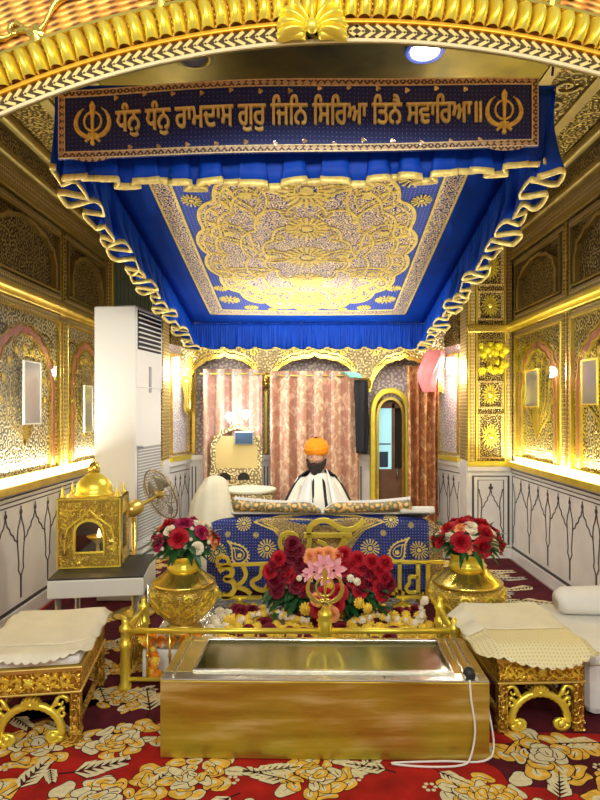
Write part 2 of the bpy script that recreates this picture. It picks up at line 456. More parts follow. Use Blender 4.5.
def marigold(mb, r=1.0, seed=0, mi=0):
    q = random.Random(seed)
    for L in range(4):
        n = 11 - 2 * L; zz = .15 + .28 * L
        for k in range(n):
            a = 2 * PI * (k + .5 * L) / n; ro = r * (1.0 - .24 * L); ri = ro * .3
            w = 1.2 * PI / n; z = r * zz; t = Vector((math.cos(a), math.sin(a), 0)); s_ = Vector((-math.sin(a), math.cos(a), 0))
            j = q.uniform(-.06, .06) * r
            mb.add([t * ri + Vector((0, 0, z - .1 * r)), t * ro * .8 + s_ * w * ro * .6 + Vector((0, 0, z + .03 * r)),
                    t * ro + Vector((0, 0, z - .06 * r + j)), t * ro * .8 - s_ * w * ro * .6 + Vector((0, 0, z + .03 * r)), t * ro * .6 + Vector((0, 0, z + .12 * r))],
                   [(0, 1, 4), (1, 2, 4), (2, 3, 4), (3, 0, 4)], mi)
    mb.sphere((0, 0, .35 * r), .62 * r, 10, mi, (1, 1, .75))
    return mb

def lily(mb, r=1.0, mi=0):
    for k in range(6):
        a = PI / 3 * k
        def fn(u, v, a=a):
            w = .26 * math.sin(PI * min(.98, v * .9 + .08)) * r
            p = Vector((r * (.1 + .9 * v), (u - .5) * 2 * w, r * (.45 * math.sin(v * 2.2)) + .08 * r * (abs(u - .5) * 2)))
            return Matrix.Rotation(a, 3, 'Z') @ p
        mb.grid(fn, 2, 5, mi)
    return mb

def leaf_fan(mb, c, d, L, w, mi=0, droop=.3):
    c = Vector(c); d = Vector(d).normalized(); s_ = d.cross(Vector((0, 0, 1)))
    if s_.length < .05: s_ = Vector((1, 0, 0))
    s_.normalize()
    def fn(u, v):
        ww = w * math.sin(PI * (v * .92 + .04))
        return c + d * L * v + s_ * (u - .5) * 2 * ww + Vector((0, 0, -droop * L * v * v + .15 * ww * (abs(u - .5) * 2)))
    mb.grid(fn, 2, 4, mi)

def proto(fn, name, mat, **k):
    mb = MB(); fn(mb, **k); o = mb.build(name, mat, None, recalc=False)
    COL.objects.unlink(o)
    return o
PR = {c: [proto(rose, 'rose', M[c], seed=s) for s in range(2)] for c in ('red_rose', 'dark_rose', 'magenta', 'ivory', 'peach', 'yellow')}
PM = {c: proto(marigold, 'marigold', M[c], seed=3) for c in ('yellow', 'sun_yellow', 'orange_fl', 'ivory', 'dark_rose')}
PL = proto(lily, 'lily', M['pink_petal'])
def flower(kind, parent, loc, sc, tilt=(0, 0), col='red_rose'):
    src = PL if kind == 'lily' else (rnd.choice(PR[col]) if kind == 'rose' else PM[col])
    return dup_data(src, kind, parent, loc, (tilt[0], tilt[1], rnd.uniform(0, 6)), sc)

# ================================================================== the setting
XL, XR = -2.08, 2.06
YF, YB, YW = 1.9, 6.1, 6.85           # front arch wall, piers, back wall
ZC = 3.40

b = MB(); b.box((-3.2, -.6, -.1), (3.2, 7.3, 0)); struct('floor', b, M['stone_floor'])
b = MB(); b.box((-2.3, YF, ZC), (2.3, 7.1, ZC + .1))
ceil = struct('ceiling', b, M['ceil'])
# smooth olive field with raised ribs
def cfn(x, y, d): return Vector((x, y, ZC - d))
b = MB(); b.box((-1.25, 2.3, ZC - .012), (1.35, 3.62, ZC - .0005)); struct('ceiling_field', b, M['ceil_plain'], ceil)
b = MB()
for x0, y0, x1, y1 in ((-1.25, 2.3, -1.25, 5.9), (1.35, 2.3, 1.35, 5.9), (-1.25, 3.62, 1.35, 3.62), (-1.62, 2.3, -1.62, 5.9), (1.66, 2.3, 1.66, 5.9)):
    b.rib(cfn, [(x0, y0), (x1, y1)], .07, .022, d0=.001)
struct('ceiling_rib', b, M['shaded_gold'], ceil)
b = MB()
q = random.Random(4)
for sx in (-1, 1):
    for k in range(16):                                   # scrolls beside the ribs
        cx, cy = sx * 1.46 + .04, 2.45 + k * .21; s_ = 1 if k % 2 else -1
        b.rib(cfn, [(cx + s_ * .085 * (1 - t / 15) * math.cos(t * .55), cy + .085 * (1 - t / 15) * math.sin(t * .55)) for t in range(14)], .018, .018, d0=.001)
struct('ceiling_scroll', b, M['shaded_gold'], ceil)

def sfn(side):
    """surface of a side wall: (y, z, d) with d towards the room"""
    if side < 0: return lambda y, z, d: Vector((XL + d, y, z))
    return lambda y, z, d: Vector((XR - d, y, z))

def arcs(b, fn, u0, u1, zt, zb, period, mi=0, w=.012, d=.0035):
    """pointed-arch inlay: broad lobed arches between narrow flask-shaped ones"""
    n = max(1, round((u1 - u0) / period)); p = (u1 - u0) / n; H = zt - zb; k = p / .42
    half = [(0, zt - .03), (.02 * k, zt - .075), (.045 * k, zt - .10), (.05 * k, zt - .125), (.078 * k, zt - .15)]
    for i in range(n):
        c = u0 + p * (i + .5)
        for s_ in (-1, 1):
            # the broad arch down to the flask's shoulder
            pts = [(c + s_ * x, z) for x, z in ((0, zt), (.022 * k, zt - .06), (.055 * k, zt - .085), (.065 * k, zt - .115), (.105 * k, zt - .14), (.125 * k, zt - .175), (.155 * k, zt - .185), (.165 * k, zt - .22), (.180 * k, zt - .24 - .18 * H), (.172 * k, zt - .26 - .22 * H), (.205 * k, zt - .28 - .27 * H), (.208 * k, zb))]
            b.rib(fn, pts, w, d, mi)
            pts = [(c + s_ * (p / 2 - x), z) for x, z in ((0, zt), (.018 * k, zt - .06), (.04 * k, zt - .10), (.052 * k, zt - .16), (.045 * k, zt - .2))]
            b.rib(fn, pts, w, d, mi)
        for cc in (c, c + p / 2 if i < n - 1 else None):
            if cc is None: continue
            b.blob(fn, (cc, zt + .012), lambda a: .016 + .008 * abs(math.cos(a)), d, mi, 10)
            b.blob(fn, (cc, zt + .04), lambda a: .008 + .010 * abs(math.sin(a)), d, mi, 10)

def cusp_arch(y0, y1, z0, zt, n=9, side_z=.62):
    """cusped arch outline from (y0,z0) up over to (y1,z0)"""
    c = (y0 + y1) / 2; w = (y1 - y0) / 2; zs = z0 + (zt - z0) * side_z; h = zt - zs
    pts = [(y0, z0), (y0, zs)]
    for k in range(1, n * 4):
        t = k / (n * 4); a = PI * t
        cusp = 1 - .05 * abs(math.sin(a * n / 1.0))
        pts.append((c - w * math.cos(a) * cusp, zs + h * cusp * (math.sin(a) ** .8) * (.86 + .14 * (1 - abs(math.cos(a))) ** .7)))
    return pts + [(y1, zs), (y1, z0)]

def side_wall(side, name, panels, low, reflection_panes):
    fn = sfn(side); X = XL if side < 0 else XR
    b = MB()
    b.box((X - .2, YF, 0), (X, 6.9, ZC)) if side < 0 else b.box((X, YF, 0), (X + .2, 6.9, ZC))
    w = struct(name, b, M['wall_stone'])
    A, B = 2.05, YB
    def strip(nm, z0, z1, d, m, bev=0, y0=A, y1=B):
        b = MB(); p, q_ = fn(y0, z0, 0.0005), fn(y1, z1, d)
        b.box([min(p[i], q_[i]) for i in range(3)], [max(p[i], q_[i]) for i in range(3)])
        return struct(nm, b, m, w, bevel=bev)
    strip('dado', .10, .88, .012, M['marble'])
    strip('skirting', 0.0, .10, .03, M['marble'], .004)
    strip('skirting_line', .10, .125, .018, M['inlay'])
    b = MB(); arcs(b, lambda y, z, d: fn(y, z, d + .012), A + .05, B - .06, .76, .16, .42)
    for z in (.83, .862): b.rib(lambda y, z_, d: fn(y, z_, d + .012), [(A, z), (B, z)], .009, .003)
    b.rib(lambda y, z_, d: fn(y, z_, d + .012), [(B - .03, .13), (B - .03, .83)], .012, .003)
    struct('dado_inlay', b, M['inlay'], w)
    strip('dado_cap', .88, .925, .03, M['marble'], .006)
    strip('dado_cap_line', .895, .907, .034, M['inlay'])
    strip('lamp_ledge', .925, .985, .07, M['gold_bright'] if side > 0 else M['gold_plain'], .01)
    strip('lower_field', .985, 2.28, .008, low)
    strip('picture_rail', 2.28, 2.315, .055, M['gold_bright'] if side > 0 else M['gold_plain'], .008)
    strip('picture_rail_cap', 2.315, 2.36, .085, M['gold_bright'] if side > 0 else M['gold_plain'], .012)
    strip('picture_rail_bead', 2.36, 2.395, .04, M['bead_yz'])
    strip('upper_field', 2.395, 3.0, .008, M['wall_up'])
    strip('cornice', 3.0, 3.05, .05, M['shaded_gold'], .01)
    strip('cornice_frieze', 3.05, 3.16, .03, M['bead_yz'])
    strip('cornice_shelf', 3.16, 3.2, .12, M['shaded_gold'], .01)
    strip('cornice_frieze', 3.2, 3.33, .08, M['wall_up'])
    strip('cornice_crown', 3.33, 3.4, .17, M['shaded_gold'], .02)
    for (y0, y1) in panels:
        # lower glazed panel: beaded frame, pink cusped arch, gilt ground, glass
        b = MB(); g = .045
        for (a, c_, wd) in ((y0, y0, 0), (y1, y1, 0)):
            b.rib(fn, [(a, .985), (a, 2.28)], g, .03, d0=.006)
        b.rib(fn, [(y0, 2.25), (y1, 2.25)], g, .03, d0=.006); b.rib(fn, [(y0, 1.01), (y1, 1.01)], g, .03, d0=.006)
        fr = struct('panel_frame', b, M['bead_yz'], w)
        b = MB()
        for o_ in (.035,):
            b.rib(fn, [(y0 + o_, 1.04), (y0 + o_, 2.215), (y1 - o_, 2.215), (y1 - o_, 1.04)], .02, .04, closed=True, d0=.006)
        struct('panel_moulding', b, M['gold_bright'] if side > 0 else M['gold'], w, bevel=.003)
        b = MB(); ar = cusp_arch(y0 + .15, y1 - .15, 1.035, 2.10)
        b.rib(fn, ar, .045, .022, d0=.006); struct('arch_border', b, M['pink'], w)
        b = MB(); b.rib(fn, cusp_arch(y0 + .115, y1 - .115, 1.035, 2.14), .014, .03, d0=.006)
        b.rib(fn, cusp_arch(y0 + .185, y1 - .185, 1.035, 2.06), .014, .03, d0=.006)
        # vase of flowers in relief on the ground
        cy = (y0 + y1) / 2
        for k in range(9):
            a = PI * (k + .5) / 9
            b.rib(fn, [(cy + t / 12 * .34 * math.cos(a) + .03 * math.sin(t * .7), 1.25 + t / 12 * (.25 + .45 * math.sin(a))) for t in range(13)], [.008 + .010 * math.sin(t / 12 * PI) for t in range(13)], .014, d0=.006)
            b.blob(fn, (cy + .34 * math.cos(a), 1.25 + .25 + .45 * math.sin(a)), lambda t: .035 * (.7 + .3 * abs(math.cos(2.5 * t))), .02, 0, 16, d0=.006, dome=.008)
        for sy in (-1, 1):
            for k in range(2):
                b.rib(fn, [(cy + sy * (.38 - .02 * t) * (1) + sy * .1 * math.cos(t * .45), 2.0 - k * .0 + .1 * math.sin(t * .45) - .004 * t) for t in range(12)], .012, .016, d0=.006)
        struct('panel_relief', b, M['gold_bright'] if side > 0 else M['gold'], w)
        b = MB(); b.rib(fn, [(y0 + .02, 1.63), (y1 - .02, 1.63)], 1.16, .050, d0=.046)
        struct('panel_glass', b, M['glass'], w)
        # upper panel with an arch in relief
        b = MB()
        b.rib(fn, [(y0, 2.42), (y0, 2.96), (y1, 2.96), (y1, 2.42)], .04, .03, closed=True, d0=.006)
        struct('upper_panel_frame', b, M['bead_yz'], w)
        b = MB(); b.rib(fn, [(y0 + .04, 2.46), (y0 + .04, 2.92), (y1 - .04, 2.92), (y1 - .04, 2.46)], .018, .045, closed=True, d0=.006)
        b.rib(fn, cusp_arch(y0 + .12, y1 - .12, 2.475, 2.89, 7, .45), .03, .05, d0=.006)
        struct('upper_panel_arch', b, M['shaded_gold'], w, bevel=.003)
    for i in range(len(panels) - 1):                      # bead pilaster strips between panels
        y = (panels[i][1] + panels[i + 1][0]) / 2 if panels[i][1] < panels[i + 1][0] else (panels[i + 1][1] + panels[i][0]) / 2
        b = MB(); b.rib(fn, [(y, .99), (y, 2.28)], .022, .03, d0=.006); b.rib(fn, [(y, 2.4), (y, 3.0)], .022, .03, d0=.006)
        struct('panel_strip', b, M['gold'], w)
    for (y0, y1, z0, z1) in reflection_panes:  # panes built in place of rectangular reflections in the panel glass
        b = MB(); b.rib(fn, [(y0, (z0 + z1) / 2), (y1, (z0 + z1) / 2)], z1 - z0, .058, d0=.0515)
        o = struct('reflection_pane', b, M['pane_grey'], w)
        b = MB(); b.rib(fn, [(y0, z0), (y0, z1), (y1, z1), (y1, z0)], .018, .064, closed=True, d0=.0515); struct('reflection_frame', b, M['gold_bright' if side > 0 else 'white_paint'], o)
    # LED strip lying along the ledge, and its light
    b = MB(); p, q_ = fn(2.2, .9855, .052), fn(5.98, .9915, .066)
    b.box([min(p[i], q_[i]) for i in range(3)], [max(p[i], q_[i]) for i in range(3)])
    st = struct('strip_light', b, M['led_strip'], w)
    return w

wl = side_wall(-1, 'wall_left', [(2.55, 3.66), (3.74, 4.94), (5.04, 6.02)], M['wall_low_L'], [(4.24, 4.50, 1.40, 1.85), (5.38, 5.58, 1.30, 1.72)])
wr = side_wall(1, 'wall_right', [(2.3, 3.44), (3.54, 4.70), (4.82, 5.96)], M['wall_low_R'], [(5.26, 5.58, 1.53, 1.86), (4.18, 4.42, 1.54, 1.86)])

# piers that face the room at the far corners, with sun medallions
def pier(name, x0, x1, side):
    b = MB(); b.box((x0, YB, 0), (x1, 6.35, ZC)); w = struct(name, b, M['gilt_xz'])
    fn = lambda x, z, d: Vector((x, YB - d, z))
    xc = (x0 + x1) / 2; hw = (x1 - x0) / 2
    b = MB(); b.box((x0, YB - .025, .1), (x1, YB - .001, .88)); struct('dado', b, M['marble'], w)
    b = MB(); b.box((x0, YB - .04, 0), (x1, YB - .001, .1)); struct('skirting', b, M['marble'], w)
    b = MB(); f2 = lambda x, z, d: fn(x, z, d + .025)
    b.rib(f2, [(x0 + .05, .14), (x0 + .05, .83), (x1 - .05, .83), (x1 - .05, .14)], .022, .004, closed=True)
    b.rib(f2, [(x0 + .10, .18), (x0 + .10, .79), (x1 - .10, .79), (x1 - .10, .18)], .009, .004, closed=True)
    arcs(b, f2, x0 + .11, x1 - .11, .70, .2, .2, w=.01)
    struct('dado_inlay', b, M['inlay'], w)
    b = MB(); b.box((x0 - .01, YB - .05, .88), (x1, YB - .001, .93)); struct('dado_cap', b, M['marble'], w, bevel=.005)
    b = MB(); b.box((x0 - .01, YB - .06, .93), (x1, YB - .001, .985)); struct('ledge', b, M['gold_bright'], w, bevel=.008)
    b = MB(); b.box((x0 - .01, YB - .07, 2.28), (x1, YB - .001, 2.36)); struct('picture_rail', b, M['gold'], w, bevel=.008)
    b = MB()
    for x in (x0 + .045, x1 - .045): b.rib(fn, [(x, .985), (x, 2.28)], .05, .035, d0=.001); b.rib(fn, [(x, 2.36), (x, 3.3)], .05, .035, d0=.001)
    struct('bead_strip', b, M['bead_xz'], w)
    b = MB()
    for x in (x0 + .005, x0 + .085, x1 - .085) if 1 else (): b.rib(fn, [(x, .985), (x, 2.28)], .014, .045, d0=.001); b.rib(fn, [(x, 2.36), (x, 3.3)], .014, .045, d0=.001)
    struct('fillet', b, M['gold_bright'], w)
    xi = x0 - .014 if side > 0 else x1 + .001
    b = MB(); b.box((xi, YB - .02, .985), (xi + .013, YB + .25, 3.39)); struct('pier_return', b, M['bead_yz'], w)
    b = MB(); b.box((xi, YB - .02, 0), (xi + .013, YB + .25, .984)); struct('pier_return_base', b, M['marble'], w)
    if side < 0:  # dark ribbed slab: shade on the upper left pier, put into colour
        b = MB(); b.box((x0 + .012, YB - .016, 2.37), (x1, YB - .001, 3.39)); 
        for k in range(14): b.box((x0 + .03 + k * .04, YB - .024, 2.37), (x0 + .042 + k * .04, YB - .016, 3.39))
        struct('shade_slab', b, plain('dark_green_shade', (.035, .04, .022), .55, 0, .2, 8), w)
    for (zc, hz) in ((1.235, .22), (1.655, .13), (2.06, .15)) + (((2.56, .14), (2.95, .18)) if side > 0 else ()):
        h2 = hw - .11
        b = MB(); b.rib(fn, [(xc - h2, zc - hz), (xc + h2, zc - hz), (xc + h2, zc + hz), (xc - h2, zc + hz)], .03, .03, closed=True, d0=.001)
        struct('medallion_frame', b, M['bead_xz'], w)
        b = MB()
        for k in range(16):
            a = 2 * PI * k / 16
            b.rib(fn, [(xc + .035 * math.cos(a), zc + .035 * math.sin(a)), (xc + .06 * math.cos(a), zc + .075 * math.sin(a)), (xc + .088 * math.cos(a), zc + .1 * min(1.3, hz / .13) * math.sin(a))], [.008, .018, .006], .022, d0=.001)
        b.blob(fn, (xc, zc), lambda a: .03, .03, 0, 16, d0=.001, dome=.012)
        struct('sun_medallion', b, M['gold_bright'], w)
    return w
pier('wall_pier_right', 1.6, XR - .001, 1)
pier('wall_pier_left', XL + .001, -1.5, -1)

# canted side walls of the recess
def canted(name, xf, xb, side):
    p0 = Vector((xf, YB + .25, 0)); p1 = Vector((xb, YW, 0)); t = (p1 - p0).normalized(); L = (p1 - p0).length
    n = Vector((-t.y, t.x, 0)); n = n if n.x * side < 0 else -n
    fn = lambda u, z, d: p0 + t * u + n * d + Vector((0, 0, z))
    def slab(nm, z0, z1, d, m, par, d0=.0):
        b = MB(); b.rib(fn, [(0, (z0 + z1) / 2), (L, (z0 + z1) / 2)], z1 - z0, d, d0=d0)
        return struct(nm, b, m, par)
    w = slab(name, 0, ZC, 0, M['wall_stone'], None, d0=-.1)
    slab('dado', 0.001, .9, .012, M['marble'], w, .001)
    b = MB(); arcs(b, lambda u, z, d: fn(u, z, d + .012), .02, L - .02, .74, .15, .28, w=.01); b.rib(lambda u, z, d: fn(u, z, d + .012), [(0, .83), (L, .83)], .01, .003); struct('dado_inlay', b, M['inlay'], w)
    slab('dado_cap', .9, .95, .04, M['marble'], w, .001)
    slab('ledge', .95, 1.0, .05, M['gold_bright'], w, .001)
    slab('painted_panel', 1.0, 2.2, .01, M['fresco_yz'], w, .001)
    b = MB(); b.rib(fn, [(.03, 1.03), (.03, 2.1), (L - .03, 2.1), (L - .03, 1.03)], .03, .03, closed=True, d0=.008); struct('panel_frame', b, M['gold'], w)
    slab('frieze', 2.2, 3.39, .03, M['wall_up'], w, .001)
    return w
canted('wall_recess_right', 1.6, 1.47, 1)
canted('wall_recess_left', -1.5, -1.38, -1)

# ------------------------------------------------------------------ back wall with door opening, dado, painted bays
DX0, DX1, DZ = .70, 1.12, 1.60        # door opening
b = MB()
b.box((-1.6, YW, 0), (DX0, YW + .15, ZC)); b.box((DX1, YW, 0), (1.7, YW + .15, ZC)); b.box((DX0, YW, DZ), (DX1, YW + .15, ZC))
wb = struct('wall_back', b, M['wall_stone'])
bf = lambda x, z, d: Vector((x, YW - d, z))
def bslab(nm, x0, x1, z0, z1, d, m, d0=.001, **k):
    b = MB(); b.box((x0, YW - d, z0), (x1, YW - d0, z1)); return struct(nm, b, m, wb, **k)
for x0, x1 in ((-1.37, DX0), (DX1, 1.46)):
    bslab('dado', x0, x1, 0.001, .93, .02, M['marble']); bslab('dado_cap', x0, x1, .93, .99, .05, M['marble'], bevel=.005)
    bslab('painted_panel', x0, x1, .99, 1.62, .012, M['fresco'])
bslab('painted_panel', -1.37, 1.46, 1.62, 2.5, .012, M['fresco'])
for x in (-1.32, -.50, -.36, .56, 1.40):
    b = MB()
    for e in (-.02, .02): b.rib(bf, [(x + e, .14), (x + e, .86)], .012, .028, d0=.021)
    struct('dado_inlay', b, M['inlay'], wb)
    b = MB(); b.rib(bf, [(x, 1.0), (x, 1.95)], .05, .05, d0=.013); struct('colonnette', b, M['gold'], wb, bevel=.01)
bslab('dark_niche', .54, .655, 1.0, 1.92, .02, M['dark'])

# arcade of three cusped arches in front of the back wall
YA = 6.62
af = lambda x, z, d: Vector((x, YA - d, z))
def arch_curve(x0, x1, zs, zt, n=28):
    c = (x0 + x1) / 2; w = (x1 - x0) / 2; out = []
    for i in range(n + 1):
        t = -1 + 2 * i / n; a = abs(t)
        z = zs + (zt - zs) * ((1 - a ** 2.3) ** .62) + .02 * (max(0, 1 - a * 7))
        out.append((c + w * t, z - .012 * abs(math.sin(i * PI / 3.5))))
    return out
b = MB(); bb = MB(); b3 = MB()
bays = [(-1.36, -.52, 1.78, 2.10), (-.46, .56, 1.80, 2.10), (.64, 1.44, 1.70, 2.08)]
ZT = 2.32
prev = -1.45
for (x0, x1, zs, zt) in bays:
    cv = arch_curve(x0, x1, zs, zt)
    for (xa, za), (xb_, zb_) in zip(cv, cv[1:]):
        b.add([(xa, YA, za), (xb_, YA, zb_), (xb_, YA, ZT), (xa, YA, ZT), (xa, YA + .1, za), (xb_, YA + .1, zb_), (xb_, YA + .1, ZT), (xa, YA + .1, ZT)],
              [(0, 1, 2, 3), (4, 7, 6, 5), (0, 4, 5, 1)])
    bb.rib(af, cv, .045, .03, d0=.001)
    bb.rib(af, [(x, z + .055) for x, z in cv[2:-2]], .018, .022, d0=.001)
    b.box((prev, YA, zs - .02), (x0, YA + .1, ZT)); prev = x1
b.box((prev, YA, 1.68), (1.48, YA + .1, ZT))
b.box((-1.45, YA, ZT), (1.52, YA + .1, ZC - .001))
ar = struct('wall_arcade', b, M['gilt_pale'])
struct('arch_moulding', bb, M['gold'], ar)
b = MB()
for xc in (-.94, .05, 1.04):                             # scroll sprays in the spandrels
    for s_ in (-1, 1):
        for k in range(3):
            b.rib(af, [(xc + s_ * (.12 + .1 * k + .05 * (1 - t / 14) * math.cos(t * .6)), 2.20 - .035 * k + .05 * (1 - t / 14) * math.sin(t * .6)) for t in range(14)], .012, .016, d0=.001)
struct('arch_scroll', b, M['gold_bright'], ar)
# pendants between the arches
for (x, zt, L) in ((-1.34, 1.82, .38), (-.49, 1.86, .12), (.60, 1.80, .16)):
    b = MB(); b.lathe([(.01, -L), (.035, -L + .03), (.055, -L + .08), (.045, -L * .45), (.07, -.05), (.075, 0), (.06, .05)], (x, YA - .02, zt), 16)
    struct('arch_pendant', b, M['gold'], ar)

# door_1: frame, half-open leaf with bright glass
dr = thing('door_1', None, None, (DX0, YW, 0)); dr['kind'] = 'structure'
dfn = lambda x, z, d: Vector((x, YW - .03 - d, z))
dc = (DX0 + DX1) / 2
def door_arch(x0, x1, zs, zt): 
    c = (x0 + x1) / 2; w = (x1 - x0) / 2
    return [(x0, .22)] + [(c - w * math.cos(PI * t / 16), zs + (zt - zs) * math.sin(PI * t / 16) ** .75) for t in range(17)] + [(x1, .22)]
b = MB(); b.rib(dfn, door_arch(DX0 + .01, DX1 - .01, 1.42, 1.72), .065, .06, d0=0); b.build('door_frame', M['gold_bright'], dr, world=True, bevel=.01)
b = MB(); b.rib(dfn, door_arch(DX0 + .065, DX1 - .065, 1.40, 1.63), .03, .04, d0=0); b.build('inner_frame', M['gold'], dr, world=True)
b = MB(); b.box((DX0 + .02, YW + .06, .22), (DX1 - .02, YW + .10, .82)); lf = b.build('door_leaf', M['door_wood'], dr, world=True, bevel=.006)
b = MB()
b.box((DX0 + .03, YW + .06, .82), (DX0 + .07, YW + .10, 1.55)); b.box((DX0 + .24, YW + .06, .82), (DX0 + .28, YW + .10, 1.58)); b.box((DX1 - .06, YW + .06, .82), (DX1 - .02, YW + .10, 1.55)); b.box((DX0 + .03, YW + .06, 1.52), (DX1 - .02, YW + .10, 1.599))
b.build('leaf_stile', M['door_wood'], dr, world=True, bevel=.004)
b = MB(); b.box((DX0 + .07, YW + .075, .82), (DX0 + .24, YW + .082, 1.52)); b.build('door_glass', M['daylight'], dr, world=True)
b = MB(); b.box((DX0 + .10, YW + .068, .84), (DX0 + .20, YW + .074, 1.02)); b.box((DX0 + .08, YW + .068, 1.1), (DX0 + .23, YW + .074, 1.115)); b.build('glass_pattern', M['screen'], dr, world=True)
b = MB(); b.tube([(DX0 + .30, YW + .045, .72), (DX0 + .30, YW + .02, .76), (DX0 + .30, YW + .045, .84)], .009); b.build('door_handle', M['steel'], dr, world=True)
b = MB(); b.box((DX0 - .03, YW - .10, 0.0), (DX1 + .03, YW + .10, .22)); o = b.build('door_step', M['marble'], dr, world=True, bevel=.006)
b = MB(); b.box((DX0, YW + .13, .0), (DX1, YW + .15, 1.6)); b.build('door_backing', M['dark'], dr, world=True)

# ------------------------------------------------------------------ the great front arch
AXC, AZC, AR = .1475, -.166, 2.83
def ap(r, a): return (AXC + r * math.sin(a), AZC + r * math.cos(a))
aw = lambda x, z, d: Vector((x, YF - d, z))
AH = R(46)
b = MB(); n = 64; pts = []
ztop = 3.6
for i in range(n + 1):
    a = -AH + 2 * AH * i / n; x, z = ap(AR, a); pts.append((x, z))
for (x0, z0), (x1, z1) in zip(pts, pts[1:]):
    b.add([(x0, YF, z0), (x1, YF, z1), (x1, YF, ztop), (x0, YF, ztop), (x0, YF + .010, z0), (x1, YF + .010, z1), (x1, YF + .010, ztop), (x0, YF + .010, ztop)],
          [(0, 1, 2, 3), (4, 7, 6, 5), (2, 6, 7, 3)])
    b.add([(x0, YF, z0), (x1, YF, z1), (x1, YF + .010, z1), (x0, YF + .010, z0)], [(0, 1, 2, 3)], 1)
b.box((-2.6, YF, 0), (pts[0][0], YF + .14, ztop)); b.box((pts[-1][0], YF, 0), (2.6, YF + .14, ztop))
wa = struct('wall_front', b, [M['arch_face'], M['ceil_plain']])
def arcpts(r, n=96, h=AH): return [ap(r, -h + 2 * h * i / n) for i in range(n + 1)]
b = MB(); b.rib(aw, arcpts(AR + .004), .010, .008, d0=.001); struct('arch_bead_edge', b, M['white_paint'] if 0 else plain('pale_gilt_edge', (.80, .68, .38), .35, .6), wa)
b = MB(); b.rib(aw, arcpts(AR + .030), .044, .003, d0=.001); struct('arch_chevron_ground', b, plain('arch_ground', (.05, .028, .006), .6, .1), wa)
b = MB(); nch = 140
for i in range(nch):                                      # herringbone chevrons
    a = -AH + 2 * AH * (i + .5) / nch; da = .0085
    s_ = 1 if a > 0 else -1
    for r0, r1 in ((AR + .010, AR + .030), (AR + .050, AR + .030)):
        p0 = ap(r0, a - s_ * da * .9); p1 = ap(r1, a + s_ * da * .3)
        b.rib(aw, [p0, p1], .0105, .010, d0=.003)
struct('arch_chevron', b, M['thread_pale'] if 0 else plain('pale_gilt', (.86, .66, .24), .35, .6), wa)
b = MB(); b.rib(aw, arcpts(AR + .059), .014, .020, d0=.001); struct('arch_fillet', b, plain('amber_gilt', (.9, .46, .03), .3, .6), wa, bevel=.004)
b = MB(); nr = 104
for i in range(nr):                                       # plump gadroons
    a = -AH + 2 * AH * (i + .5) / nr; da = AH / nr * .90
    def fn(u, v, a=a, da=da):
        th = PI * u; w_ = -math.cos(th)
        r = AR + .068 + .088 * v
        lean = .10 * da * math.sin(v * PI)
        x, z = ap(r, a + w_ * da + lean * 2.5)
        end = math.sin(PI * min(1, max(0, .06 + v * .88))) ** .35
        return Vector((x, YF - .006 - .052 * math.sin(th) * end, z))
    b.grid(fn, 8, 8)
struct('arch_gadroon', b, M['gold_bright'], wa)
b = MB(); b.rib(aw, arcpts(AR + .162), .010, .03, d0=.001); struct('arch_outer_fillet', b, M['gold'], wa)
b = MB()                                                  # trailing vine over the beadwork
for s_ in (-1, 1):
    for k in range(5):
        a0 = s_ * (.07 + k * .135)
        pts = []
        for t in range(26):
            u = t / 25
            pts.append(ap(AR + .195 + .085 * abs(math.sin(u * PI)) ** 1 * (1 if k % 2 else .55) + .012 * math.sin(u * 19), a0 + s_ * u * .14))
        b.tube([aw(x, z, .012) for x, z in pts], [.009 + .003 * math.sin(t * 1.1) for t in range(26)], 8)
        c_ = ap(AR + .225, a0 + s_ * .02)
        b.tube([aw(c_[0] + .03 * (1 - t / 12) * math.cos(t * .6), c_[1] + .03 * (1 - t / 12) * math.sin(t * .6), .012) for t in range(10)], .008, 8)
        c_ = ap(AR + .185, a0)
        b.blob(aw, c_, lambda a: .028 * (.7 + .3 * abs(math.cos(2 * a))), .03, 0, 16, d0=.001, dome=.012)
struct('arch_vine', b, M['gold'], wa)
# shell keystone
kx, kz = P(312, 37, YF)[0], AZC + AR + .008
b = MB()
for k in range(9):
    a = R(-82 + 164 * k / 8)
    def fn(u, v, a=a):
        w_ = (-math.cos(PI * u)) * (.005 + .0145 * v ** .8); l = .018 + .105 * v * (1 - .10 * abs(a)) 
        aa = a + .35 * math.sin(v * 2.2) * (1 if a > 0 else -1) * (.5 if abs(a) > .05 else 0)
        ex = math.sin(aa); ez = math.cos(aa)
        return Vector((kx + ex * l * 1.0 + ez * w_, YF - .022 - .050 * math.sin(PI * u) * math.sin(PI * min(1, .1 + v * .85)) ** .5, kz + ez * l - ex * w_))
    b.grid(fn, 8, 8)
b.sphere((kx, YF - .06, kz + .006), .022, 12)
for s_ in (-1, 1): b.tube([(kx + s_ * (.02 + .018 * i), YF - .03, kz - .004 + .003 * math.sin(i * 1.3)) for i in range(6)], [.014, .016, .014, .012, .010, .006], 8)
struct('keystone_shell', b, M['gold_bright'], wa)

# ================================================================== things
# ---- ceiling lights
def downlight(x, y, lit, label):
    t = thing('ceiling_light', label, 'ceiling light', (x, y, ZC - .012))
    b = MB(); b.lathe([(.075, -.001), (.078, -.014), (.098, -.016), (.104, -.008), (.104, -.001)], n=32); b.build('trim_ring', M['gold_plain'] if not lit else M['white_paint'], t)
    b = MB(); b.lathe([(.0, -.004), (.076, -.004), (.072, -.011), (.0, -.013)], n=32); b.build('lens', M['lamp_white'] if lit else M['lamp_off'], t)
downlight(P(425, 48, 3.15).x, 3.15, True, 'lit round white ceiling light above the right end of the banner')
downlight(P(193, 55, 3.2).x, 3.2, False, 'unlit round ceiling light above the left half of the banner')

